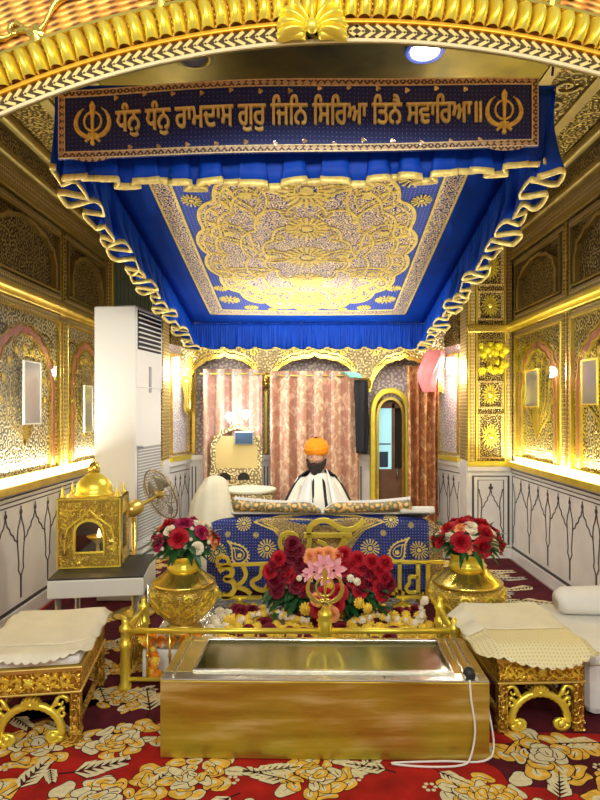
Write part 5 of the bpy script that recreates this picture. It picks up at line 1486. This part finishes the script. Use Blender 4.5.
b.build('gold_embroidery', M['thread'], clo)
b = MB()
n = 24; top = []; bot = []
for i in range(n + 1):
    u = i / n; px_ = 256 + 126 * u
    yb = 523 + 62 * (math.sin(PI * u) ** 2.2)
    top.append(cfl(*c2(px_, 521 - 6 * math.sin(PI * u)), .003)); mid = []
for i in range(n):
    for j in range(10):
        def pp(i, j):
            u = i / n; px_ = 256 + 126 * u; y0 = 521 - 6 * math.sin(PI * u); y1 = 523 + 62 * (math.sin(PI * u) ** 2.2)
            return cfl(*c2(px_, y0 + (y1 - y0) * j / 10), .003)
        b.add([pp(i, j), pp(i + 1, j), pp(i + 1, j + 1), pp(i, j + 1)], [(0, 1, 2, 3)])
b.build('gold_ground', M['zari_xz'], clo)
b = MB(); b.grid(lambda u, v: cloth(.76 + .10 * u, -.1 + .6 * v, .003), 4, 24); b.build('side_border', M['zari_xz'], clo)
# the book
bk = thing('scripture_book', 'huge open scripture with brocade wraps and white page edges', 'book', (.09, 4.62, .0))
bk.location = (.09, 4.32, .783); bk.rotation_euler = (R(-15.5), 0, 0)
def wing(sg, u, v, th):
    # u from the spine outwards 0..1, v front..back
    x = sg * (.012 + .62 * u)
    crown = .075 * math.sin(PI * min(1, u * 1.25 + .02)) ** .7 * (1 - .35 * u) if u < .8 else .0
    z = .0 + .055 * u ** 2 + .06 * (1 - (1 - min(1, u * 5)) ** 2) * (1 - .45 * u)
    return x, z
for sg_ in (-1, 1):
    b = MB(); b.grid(lambda u, v: Vector((wing(sg_, u, v, 0)[0], -.03 + .53 * v, wing(sg_, u, v, 0)[1] + .0)), 24, 8)
    o = b.build('page_block', M['shawl'], bk, solid=0)
    m_ = MB()
    n = 24
    for i in range(n):
        (xa, za), (xb_, zb_) = wing(sg_, i / n, 0, 0), wing(sg_, (i + 1) / n, 0, 0)
        for y in (-.03, .50):
            m_.add([(xa, y, za + .004), (xb_, y, zb_ + .004), (xb_, y, zb_ - .010 - .02 * (i / n)), (xa, y, za - .012)], [(0, 1, 2, 3)])
    xe, ze = wing(sg_, 1, 0, 0); m_.add([(xe, -.03, ze + .004), (xe, .50, ze + .004), (xe, .50, ze - .04), (xe, -.03, ze - .04)], [(0, 1, 2, 3)])
    m_.build('page_edges', M['shawl'], o)
    b = MB()
    def wr(u, v):
        x, z = wing(sg_, u, 0, 0); zt_ = z - .008 - .02 * u; zb2 = -.028 + .02 * u
        return Vector((x * 1.0, -.042 - .022 * math.sin(PI * v) - .006 * math.sin(x * 30), zt_ + (zb2 - zt_) * v))
    b.grid(wr, 30, 6); b.build('brocade_wrap', M['brocade'], bk, solid=.006)
b = MB(); b.box((-.66, .01, -.030), (.78, .48, -.012)); b.build('white_underlay', M['white_cloth'], bk, bevel=.006)
b = MB(); b.box((.55, -.05, -.03), (.80, .45, .02)); b.build('white_fold', M['white_cloth'], bk, bevel=.012)

# ---- seat platform and reader
b = MB(); b.box((-.56, 4.99, Z0), (.95, 5.70, .33)); o = b.build('seat_platform', M['white_cloth'], None, bevel=.03); tag(o, 'low white padded platform the reader sits on', 'platform')
mn = thing('person', 'person in orange turban and white shawl seated reading the book', 'person', (.07, 5.34, .36))
# body: one continuous skinned figure, cross-legged, forearms towards the book
def skin(name, joints, edges, mat, parent, sub=2):
    me = bpy.data.meshes.new(name); me.from_pydata([j[0] for j in joints], edges, []); me.materials.append(mat)
    o = bpy.data.objects.new(name, me); COL.objects.link(o); o.parent = parent
    m = o.modifiers.new('skin', 'SKIN'); m.use_smooth_shade = True
    sv = me.skin_vertices[0].data
    for i, j in enumerate(joints): sv[i].radius = j[1] if isinstance(j[1], tuple) else (j[1], j[1])
    sv[0].use_root = True
    s_ = o.modifiers.new('sub', 'SUBSURF'); s_.levels = sub; s_.render_levels = sub
    dg = bpy.context.evaluated_depsgraph_get(); dg.update()
    m2 = bpy.data.meshes.new_from_object(o.evaluated_get(dg)); m2.name = name
    o.modifiers.clear(); o.data = m2
    for p in m2.polygons: p.use_smooth = True
    return o
J = [((0, 0, .10), (.15, .12)), ((0, -.01, .28), (.15, .11)), ((0, -.02, .45), (.16, .11)), ((0, -.03, .54), (.09, .08)), ((0, -.045, .60), .052), ((0, -.06, .67), .055),
     ((-.16, -.02, .50), .062), ((-.25, -.06, .30), .05), ((-.20, -.26, .22), .038), ((-.17, -.32, .22), .032),
     ((.16, -.02, .50), .062), ((.25, -.06, .30), .05), ((.20, -.26, .22), .038), ((.17, -.32, .22), .032),
     ((-.14, -.02, .10), .10), ((-.36, -.22, .10), .08), ((-.05, -.34, .07), .055), ((.14, -.02, .10), .10), ((.36, -.22, .10), .08), ((.08, -.26, .07), .055)]
E_ = [(0, 1), (1, 2), (2, 3), (3, 4), (4, 5), (2, 6), (6, 7), (7, 8), (8, 9), (2, 10), (10, 11), (11, 12), (12, 13), (0, 14), (14, 15), (15, 16), (0, 17), (17, 18), (18, 19)]
bo = skin('body', J, E_, M['robe'], mn)
for sgx in (-1, 1):                    # hands: palm, four fingers and thumb each
    w = Vector((sgx * .165, -.335, .222))
    J2 = [(w, .026), (w + Vector((-sgx * .01, -.045, -.004)), (.034, .016))]; E2 = [(0, 1)]
    for k, (ox, l) in enumerate(((-.030, .055), (-.010, .064), (.010, .060), (.030, .048))):
        i = len(J2); p = w + Vector((ox, -.06, -.004))
        J2 += [(p, .0095), (p + Vector((ox * .2, -l * .5, .004)), .0085), (p + Vector((ox * .2, -l * .85, -.012)), .007)]; E2 += [(1, i), (i, i + 1), (i + 1, i + 2)]
    i = len(J2); J2 += [(w + Vector((-sgx * .035, -.02, .0)), .011), (w + Vector((-sgx * .055, -.048, -.004)), .009), (w + Vector((-sgx * .058, -.07, -.012)), .0075)]; E2 += [(0, i), (i, i + 1), (i + 1, i + 2)]
    skin('hand', J2, E2, M['skin'], mn, 2)
# head, turned down a little and to the left
HC = Vector((-.015, -.075, .735)); HM = Matrix.Translation(HC) @ Matrix.Rotation(R(-12), 4, 'Z') @ Matrix.Rotation(R(10), 4, 'X')
def head(u, v):
    a = 2 * PI * u; t = PI * v; x = math.sin(t) * math.sin(a); y = -math.sin(t) * math.cos(a); z = math.cos(t)
    p = Vector((x * .074, y * .092, z * .118))
    fr_ = max(0, -y)
    if z < 0: p.x *= 1 - .25 * z * z; p.y *= 1 - .10 * z * z
    g = lambda cx, cz_, sx, sz: math.exp(-((p.x - cx) / sx) ** 2 - ((p.z - cz_) / sz) ** 2) * fr_
    p.y -= .026 * g(0, -.012, .011, .022) + .010 * g(0, .018, .010, .02)       # nose
    p.y += .012 * (g(-.03, .018, .016, .012) + g(.03, .018, .016, .012))         # eye sockets
    p.y -= .007 * g(0, -.052, .022, .008) + .006 * (g(-.038, -.01, .018, .016) + g(.038, -.01, .018, .016)) + .006 * g(0, .04, .05, .01)
    return HM @ p
b = MB(); b.grid(head, 48, 36)
for sgx in (-1, 1): b.sphere(HM @ Vector((sgx * .076, .005, -.005)), .022, 10, 0, (.35, .7, 1.1))
hd = b.build('head', M['skin'], mn, recalc=True)
for sgx in (-1, 1):
    b = MB(); b.sphere(HM @ Vector((sgx * .029, -.0745, .014)), .0095, 10, 0, (1.1, .7, .7)); b.build('eye', M['shawl'], hd)
    b = MB(); b.sphere(HM @ Vector((sgx * .029, -.0805, .012)), .0056, 8); b.build('iris', M['black'], hd)
    b = MB(); b.tube([HM @ Vector((sgx * (.012 + .011 * i), -.089 + .004 * i, .036 + .003 * math.sin(i * .9))) for i in range(4)], [.003, .0045, .004, .002], 6); b.build('eyebrow', M['beard'], hd)
b = MB()
def bd(u, v):
    a = R(-100 + 200 * u); zz = -.028 - .115 * v; r = (1 - .0 * v)
    k = math.sin(PI * (.12 + .88 * (1 - v) * .6 + .0)) 
    return HM @ Vector((math.sin(a) * .083 * (1 - .62 * v ** 2), -math.cos(a) * (.100 - .008 * v) * (1 if abs(a) < 9 else 1) - .004, zz - .012 * math.cos(a) * (1 - v) * 1.2 + .004 * math.sin(u * 60)))
b.grid(bd, 30, 10); b.build('beard', M['beard'], mn, solid=.014)
b = MB(); b.tube([HM @ Vector((.034 * math.sin(t), -.108 + .012 * (1 - math.cos(t)), -.036 - .010 * abs(math.sin(t)))) for t in [i * .3 - 1.5 for i in range(11)]], [.002, .005, .006, .006, .006, .005, .006, .006, .006, .005, .002], 6); b.build('moustache', M['beard'], mn)
b = MB(); b.tube([HM @ Vector((.017 * math.sin(t), -.108, -.050)) for t in (-1, -.5, 0, .5, 1)], .0035, 6); b.build('mouth', M['magenta'], hd)
# turban: wound layers
b = MB()
def tur(u, v):
    a = 2 * PI * u; t = PI * (.06 + .66 * v)
    r = Vector((.108 * math.sin(t) * math.sin(a), -.122 * math.sin(t) * math.cos(a), .090 * math.cos(t) + .062))
    fr_ = max(0, math.cos(a))
    r.z += .020 * fr_ * v * 1.0 + .010 * (1 - v)
    lay = .006 * abs(math.sin((v * 5.0 + .55 * abs(math.sin(a / 2 + .3))) * PI))
    return HM @ (r * (1 + lay * 9 * .6) + Vector((0, .014, 0)))
b.grid(tur, 60, 40); b.build('turban', M['orange'], mn)
# shawl: hangs from the neck over both shoulders, open in front
def shawl(sg_, inner, outer, off, name, mat, z0=.60, zb=-.0):
    b = MB()
    def fn(u, v):
        # u across the strip (inner edge to outer edge), v down
        zt_ = z0 - .10 * u ** 1.5
        x = (inner(v) + (outer(v) - inner(v)) * u)
        z = zt_ + (zb - zt_) * v
        bul = .155 + .06 * math.sin(PI * min(1, v * .9)) - .17 * u ** 2.2
        y = -bul - .10 * v ** 1.2 + .010 * math.sin(u * 16 + v * 2) * v
        if v < .12: y += (.12 - v) * .7
        return Vector((sg_ * x, y - off, z))
    b.grid(fn, 26, 26); return b.build(name, mat, mn, solid=.006)
shawl(-1, lambda v: .055 + .05 * v, lambda v: .085 + .28 * v ** .75, .01, 'shawl', M['shawl'], .61)
shawl(1, lambda v: .07 + .11 * v, lambda v: .10 + .30 * v ** .75, .01, 'shawl', M['shawl'], .63)
shawl(-1, lambda v: .035 + .0 * v, lambda v: .075 + .055 * v, .0, 'dark_stole', M['black_cloth'], .60)
shawl(1, lambda v: .03 + .06 * v, lambda v: .085 + .11 * v, .0, 'dark_stole', M['black_cloth'], .60)
b = MB()
def back(u, v):
    a = R(-112 + 224 * u); s_ = .62 + .38 * math.sin(PI / 2 * min(1, v * 2.2 + .02)); 
    return Vector((math.sin(a) * (.10 + .20 * min(1, v * 2.4) ** .6 + .06 * v), math.cos(a) * (.10 + .08 * min(1, v * 2) + .05 * v) - .02, .60 - .10 * (min(1, v * 2.2)) * abs(math.sin(a)) - .58 * v + .0))
b.grid(back, 40, 20); b.build('dark_robe', M['black_cloth'], mn, solid=.008)
b = MB()
def bib(u, v):
    a = R(-72 + 144 * u); return Vector((math.sin(a) * (.07 + .12 * min(1, v * 2.5) ** .7), -math.cos(a) * (.09 + .07 * min(1, v * 2.5)) - .05 - .08 * v, .59 - .55 * v))
b.grid(bib, 24, 16); b.build('robe_front', M['robe'], mn, solid=.006)

# ---- curtains
def curtain(name, label, x0, x1, z0, z1, y, mat, folds, amp=.035, taper=None, rings=True, seed=0, group=None):
    t = thing(name, label, 'curtain', ((x0 + x1) / 2, y, z0))
    q = random.Random(seed); ph = q.uniform(0, 6); xc = (x0 + x1) / 2
    def fn(u, v):
        x = x0 + (x1 - x0) * u - xc; z = (z1 - z0) * (1 - v)
        k = taper(v) if taper else (1, 0)
        w_ = u * folds * 2 * PI + .5 * math.sin(3 * u + ph + v)
        return Vector((x * k[0] + k[1], -amp * (.8 + .2 * math.sin(u * 7 + ph)) * math.sin(w_) + .01 * math.sin(v * 5 + u * 9), z))
    b = MB(); b.grid(fn, folds * 14, 30); b.build('fabric', mat, t, solid=.004)
    if rings:
        b = MB(); b.tube([(x0 - xc - .04, 0, z1 - z0 - .05), (x1 - xc + .04, 0, z1 - z0 - .05)], .011, 8); b.build('rod', M['gold_plain'], t)
        for k in range(folds * 2 if folds < 6 else 8):
            u = (k + .5) / (folds * 2 if folds < 6 else 8); b = MB(); p = fn(u, .03)
            b.tube([(p.x + .022 * math.cos(2 * PI * i / 14), p.y - .008, z1 - z0 - .05 + .022 * math.sin(2 * PI * i / 14)) for i in range(14)], .006, 6, closed=True)
            b.build('eyelet', M['ac_grey'], t)
    return t
c0, c1 = P(270, 0, 6.5).x, P(359, 0, 6.5).x
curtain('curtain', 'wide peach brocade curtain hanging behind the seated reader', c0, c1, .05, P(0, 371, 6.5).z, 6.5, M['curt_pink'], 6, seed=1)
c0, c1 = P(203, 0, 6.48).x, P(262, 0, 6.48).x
curtain('curtain', 'pale rose curtain in the left bay behind the added reflection bulbs', c0, c1, .30, P(0, 369, 6.48).z, 6.5, M['curt_pale'], 4, seed=2)
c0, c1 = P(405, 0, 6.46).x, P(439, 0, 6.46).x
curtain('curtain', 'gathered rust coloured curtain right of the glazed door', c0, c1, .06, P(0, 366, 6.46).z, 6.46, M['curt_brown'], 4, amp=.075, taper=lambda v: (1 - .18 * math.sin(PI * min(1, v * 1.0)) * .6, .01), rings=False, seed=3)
def hang(name, label, pts, w0, mat, cat):   # bunched cloth: tube with folds
    t0 = Vector(pts[-1]); b = MB()
    sp = smooth([Vector(p) for p in pts], 6); n = 24; vs = []
    for j, p in enumerate(sp):
        w = w0[0] + (w0[1] - w0[0]) * math.sin(PI * min(1, (j / len(sp)) * .85 + .12)); 
        for i in range(n):
            a = 2 * PI * i / n; r = w * (1 + .30 * math.sin(5 * a + j * .15) + .14 * math.sin(9 * a))
            vs.append(p - t0 + Vector((r * math.cos(a), r * .55 * math.sin(a), 0)))
    fs = [(j * n + i, j * n + (i + 1) % n, (j + 1) * n + (i + 1) % n, (j + 1) * n + i) for j in range(len(sp) - 1) for i in range(n)] + [tuple(range(n)), tuple((len(sp) - 1) * n + i for i in range(n))]
    b.add(vs, fs, 0, True); o = b.build(name, mat); o.location = t0; return tag(o, label, cat)
hang('hanging_cloth', 'bright pink cloth knotted over the top of the rust curtain', [P(436, 350, 6.32), P(434, 357, 6.32), P(430, 368, 6.32), P(427, 380, 6.32), P(429, 392, 6.32)], (.045, .10), M['pink_cloth'], 'cloth')
hang('hanging_cloth', 'narrow black cloth hanging between the peach curtain and the door', [P(361, 380, 6.45), P(361, 400, 6.45), P(362, 430, 6.45), P(362, 453, 6.45)], (.05, .06), M['black_cloth'], 'cloth')
hang('hanging_cloth', 'small teal cloth tucked at the right end of the curtain rod', [P(347, 372, 6.38), P(352, 374, 6.38), P(356, 378, 6.38)], (.05, .07), M['teal_cloth'], 'cloth')

# ---- yellow bunches
t = thing('flower_spray', 'glowing yellow flower spray hanging on the right gilt pier', 'flowers', P(493, 358, 6.0))
b = MB(); b.tube([(0, .03, .18), (0, .0, .0)], .006, 6); b.build('stem', M['leaf'], t)
for i in range(34):
    x = rnd.uniform(-.12, .12); z = rnd.choice((rnd.uniform(.02, .13), rnd.uniform(-.15, -.02))); flower('marigold', t, (x, rnd.uniform(-.03, .02), z), .042, (R(80) + rnd.uniform(-.4, .4), 0), 'sun_yellow')
t = thing('flower_spray', 'short yellow garland hanging from the left arch pendant', 'flowers', P(190, 368, 6.50))
b = MB(); b.tube([(0, .03, .12), (0, .0, -.12)], .005, 6); b.build('stem', M['leaf'], t)
for i in range(12): flower('marigold', t, (rnd.uniform(-.02, .02), 0, .10 - .02 * i), .03, (R(80), 0), 'yellow')

# ---- left bay: carved side table, bulbs and dark panel added for reflections, gilt seat back, draped bundle
t = thing('side_table', 'half round carved cream side table in the left bay', 'table', P(248, 0, 5.9).to_2d().to_3d() * 0 + Vector((P(250, 0, 6.0).x, 6.0, Z0)))
hz = P(0, 487, 6.1).z - Z0
b = MB(); b.lathe([(.25, hz - .03), (.26, hz - .02), (.26, hz)], n=40); b.build('table_top', M['cream_cloth'], t, bevel=.004)
b = MB(); b.lathe([(.20, hz - .16), (.23, hz - .14), (.24, hz - .03)], n=48, wob=lambda a, z: 1 + .02 * abs(math.sin(8 * a))); b.build('carved_apron', M['gilt_pale'], t)
for k in range(4):
    a = PI / 4 + PI / 2 * k; b = MB(); b.lathe([(.025, 0), (.03, .03), (.016, .08), (.03, hz - .2), (.035, hz - .15)], (.15 * math.cos(a), .15 * math.sin(a), 0), 12); b.build('leg', M['gold'], t)
t = thing('throne_back', 'small gilt seat back with rounded openings behind the side table', 'seat', (P(238, 0, 6.3).x, 6.4, 0.30 + .0))
b = MB(); f = lambda x, z, d: Vector((x, -d, z))
zz = lambda py_: P(0, py_, 6.4).z - .30
xx = lambda px_: P(px_, 0, 6.4).x - P(238, 0, 6.3).x
b.box((xx(210), -.02, 0), (xx(262), .02, zz(468)))
b.rib(f, [(xx(214), zz(470)), (xx(213), zz(445)), (xx(222), zz(432)), (xx(238), zz(426)), (xx(252), zz(432)), (xx(260), zz(446)), (xx(260), zz(470))], .05, .03, d0=-.03)
b.build('gilt_frame', M['gilt_pale'], t)
b = MB(); b.box((xx(214), -.012, zz(468)), (xx(260), .012, zz(436))); b.build('back_panel', plain('pale_gold_panel', (.78, .62, .26), .4, .5), t)
for px_ in (225, 244):
    b = MB(); b.blob(f, (xx(px_), zz(478)), lambda a: (.065 * math.cos(a), .06 * max(-.3, math.sin(a))), .022, 0, 24, d0=.02); b.build('rounded_opening', M['dark'], t)
b = MB(); b.box((P(207, 0, 6.3).x, 6.28, Z0), (P(263, 0, 6.3).x, 6.44, .299)); o = b.build('plinth', M['marble'], None, bevel=.01); tag(o, 'low white plinth under the gilt seat back', 'plinth')
for (px_, py_, lab) in ((229, 416, 'left of two added bulbs for bright reflections before the pale rose curtain'), (246, 414, 'right of two added bulbs for bright reflections before the pale rose curtain')):  # made-up bulbs stand in for bright reflections in the alcove glass
    p = P(px_, py_, 6.25); t = thing('reflection_bulb', lab, 'lamp', (p.x, p.y, Z0 + .012) if 0 else (p.x, p.y, p.z - .1))
    b = MB(); b.sphere((0, 0, .1), .04, 14); b.build('glare_bulb', M['glare_bulb'], t)
    b = MB(); b.lathe([(.02, .04), (.024, .055), (.02, .07)], n=14); b.tube([(0, 0, .045), (0, .10, .02), (0, .2, -.02)], .008, 6); b.build('lamp_holder', M['white_paint'], t)
p = P(244, 438, 6.28); t = thing('reflection_panel', 'small dark blue panel standing in for a reflection under the added bulbs', 'screen', (p.x, p.y, p.z))  # panel takes the place of a dark blue reflection in the glass
b = MB(); b.box((-.10, -.012, -.07), (.10, .012, .07)); b.build('reflection_edge', M['ac_grey'], t, bevel=.02)
b = MB(); b.box((-.088, -.016, -.058), (.088, -.0125, .058)); b.build('reflection_face', M['screen'], t)
b = MB(); b.tube([(0, .012, 0), (0, .10, -.03)], .008, 6); b.build('bracket', M['ac_grey'], t)
# cream cloth draped over a bundle, left of the book
t = Vector((P(205, 0, 5.2).x, 5.2, Z0)); hz = P(0, 476, 5.2).z - Z0
b = MB()
def fn(u, v):
    a = 2 * PI * u; k = 1 + .05 * math.sin(11 * a) * v + .03 * math.sin(5 * a + 1) * v
    r = .03 + (.12) * min(1, v * 1.7) ** .6 + .13 * v
    z = hz * (1 - max(0, v - .32) / .68) - .05 * min(1, v / .32) ** 2 - .16 * max(0, -math.cos(a)) * min(1, v * 1.5) * (1 - v)
    z *= 1 - .55 * min(1, max(0, -(r * math.cos(a)) / .27)) * (.3 + .7 * v)
    return Vector((r * k * math.cos(a) + .05 * (1 - v), r * .75 * k * math.sin(a), max(0.001, z)))
b.grid(fn, 60, 30); o = b.build('draped_bundle', M['cream_cloth'], None, solid=.004); o.location = t; tag(o, 'cream cloth draped over a rounded bundle behind the left vase', 'bundle')

# ---- white mattress and bolster at right
t = thing('floor_mattress', 'thick white covered floor mattress at the right wall', 'mattress', (1.68, 3.3, Z0))
b = MB(); b.box((-.335, -.40, 0), (.335, .34, .32)); b.build('mattress_pad', M['white_cloth'], t, bevel=.04)
b = MB(); b.tube([(-.33, -.407, .26), (.33, -.407, .26)], .006, 6); b.build('piping', M['cream_cloth'], t)
t = thing('bolster', 'white tied bolster lying on the floor mattress', 'bolster', (1.70, 3.42, Z0 + .322))
b = MB(); L = .30
b2 = [(-L, .01), (-L, .05), (-L + .04, .075), (0, .082), (L - .06, .07), (L - .02, .03)]
vs = []; n = 24
b.tube([(x, .0, .080) for x, r_ in b2], [r_ for x, r_ in b2], 24); b.build('bolster_cover', M['white_cloth'], t)
b = MB(); b.tube([(L - .02 + .012 * math.cos(i), .03 * math.sin(2 * PI * i / 12), .08 + .03 * math.cos(2 * PI * i / 12)) for i in range(12)], .012, 8, closed=True); b.build('tie', M['white_cloth'], t)
# lamp fixtures that light the canted side panels
for (px_, sx, lab) in ((450, 1, 'white lamp at the top of the right canted panel'), (176, -1, 'white lamp at the top of the left canted panel')):
    p = P(px_, 366, 6.42); t = thing('wall_lamp', lab, 'lamp', (p.x, p.y, p.z))
    b = MB(); b.lathe([(.02, -.09), (.035, -.08), (.035, .08), (.02, .09)], n=16); b.build('lamp_tube', M['lamp_white'], t)
    b = MB(); b.lathe([(.038, .08), (.04, .1), (.01, .11)], n=16); b.tube([(0, 0, .1), (sx * .06, .05, .1)], .008, 6); b.build('lamp_cap', M['white_paint'], t)

# ================================================================== light
def area(name, loc, aim, sx, sy, power, col=(1, .95, .85), spread=180):
    l = bpy.data.lights.new(name, 'AREA'); l.shape = 'RECTANGLE'; l.size = sx; l.size_y = sy; l.energy = power; l.color = col; l.spread = R(spread)
    o = bpy.data.objects.new(name, l); COL.objects.link(o); o.location = loc
    o.rotation_euler = (Vector(aim) - Vector(loc)).to_track_quat('-Z', 'Y').to_euler(); return o
def point(name, loc, power, col, r_=.05):
    l = bpy.data.lights.new(name, 'POINT'); l.energy = power; l.color = col; l.shadow_soft_size = r_
    o = bpy.data.objects.new(name, l); COL.objects.link(o); o.location = loc; return o
def strip(name, x, tilt, power):
    l = bpy.data.lights.new(name, 'AREA'); l.shape = 'RECTANGLE'; l.size = .03; l.size_y = 3.7; l.energy = power; l.color = (1, .95, .82)
    o = bpy.data.objects.new(name, l); COL.objects.link(o); o.location = (x, 4.1, 1.0)
    o.rotation_euler = (0, R(180 + tilt), 0); return o
strip('strip_light_left', XL + .075, -22, 85)
strip('strip_light_right', XR - .075, 22, 85)
area('ceiling_downlight', (P(425, 48, 3.15).x, 3.15, ZC - .03), (.5, 3.0, 0), .14, .14, 28)
for x in (-1.2, 0, 1.2): area('hall_fill', (x, -.5, 2.75), (x * .6, 2.6, 1.6), .5, .5, 25, (1, .96, .88), 150)  # unseen fill lights added behind the camera to brighten the front
area('canopy_fill', (0, 5.25, 1.95), (0, 5.0, 2.6), 1.2, .1, 6, (1, .96, .88))  # added light without a fixture, brightens the canopy's underside
area('reader_fill', (.0, 4.2, 2.3), (.0, 5.3, .9), 1.0, .12, 25, (1, .95, .86))  # unseen light added under the canopy to brighten the reader
area('recess_lamp', (0, 6.1, 2.15), (0, 6.6, 1.3), 2.2, .08, 11, (1, .93, .82))
point('recess_lamp_right', P(449, 372, 6.35), 16, (1, .97, .92), .06)
point('recess_lamp_left', P(178, 372, 6.35), 14, (1, .93, .82), .06)
point('glare_light', P(238, 420, 6.1), 7, (.9, .94, 1), .05)  # added point light to go with the reflection bulbs
point('oil_flame', tuple(ln.location + Matrix.Rotation(R(8), 3, 'Z') @ Vector((.22, .12, .25))), 1.2, (1, .6, .25), .01)
w = bpy.data.worlds.new('hall'); SC.world = w; w.use_nodes = True
bg = w.node_tree.nodes['Background']; bg.inputs[0].default_value = (.95, .97, 1, 1); bg.inputs[1].default_value = .38

# ------------------------------------------------------------------ camera
cam = bpy.data.cameras.new('camera'); co = bpy.data.objects.new('camera', cam); COL.objects.link(co)
co.location = (0, 0, 1.5); co.rotation_euler = (R(90), 0, 0)
cam.sensor_fit = 'VERTICAL'; cam.sensor_height = 32; cam.sensor_width = 24; cam.lens = 24
cam.shift_x = -10 / 800; cam.shift_y = 10 / 800; cam.clip_start = .05
SC.camera = co
SC.view_settings.view_transform = 'Standard'; SC.view_settings.look = 'None'; SC.view_settings.gamma = 1; SC.view_settings.exposure = 0
SC.view_settings.use_curve_mapping = False
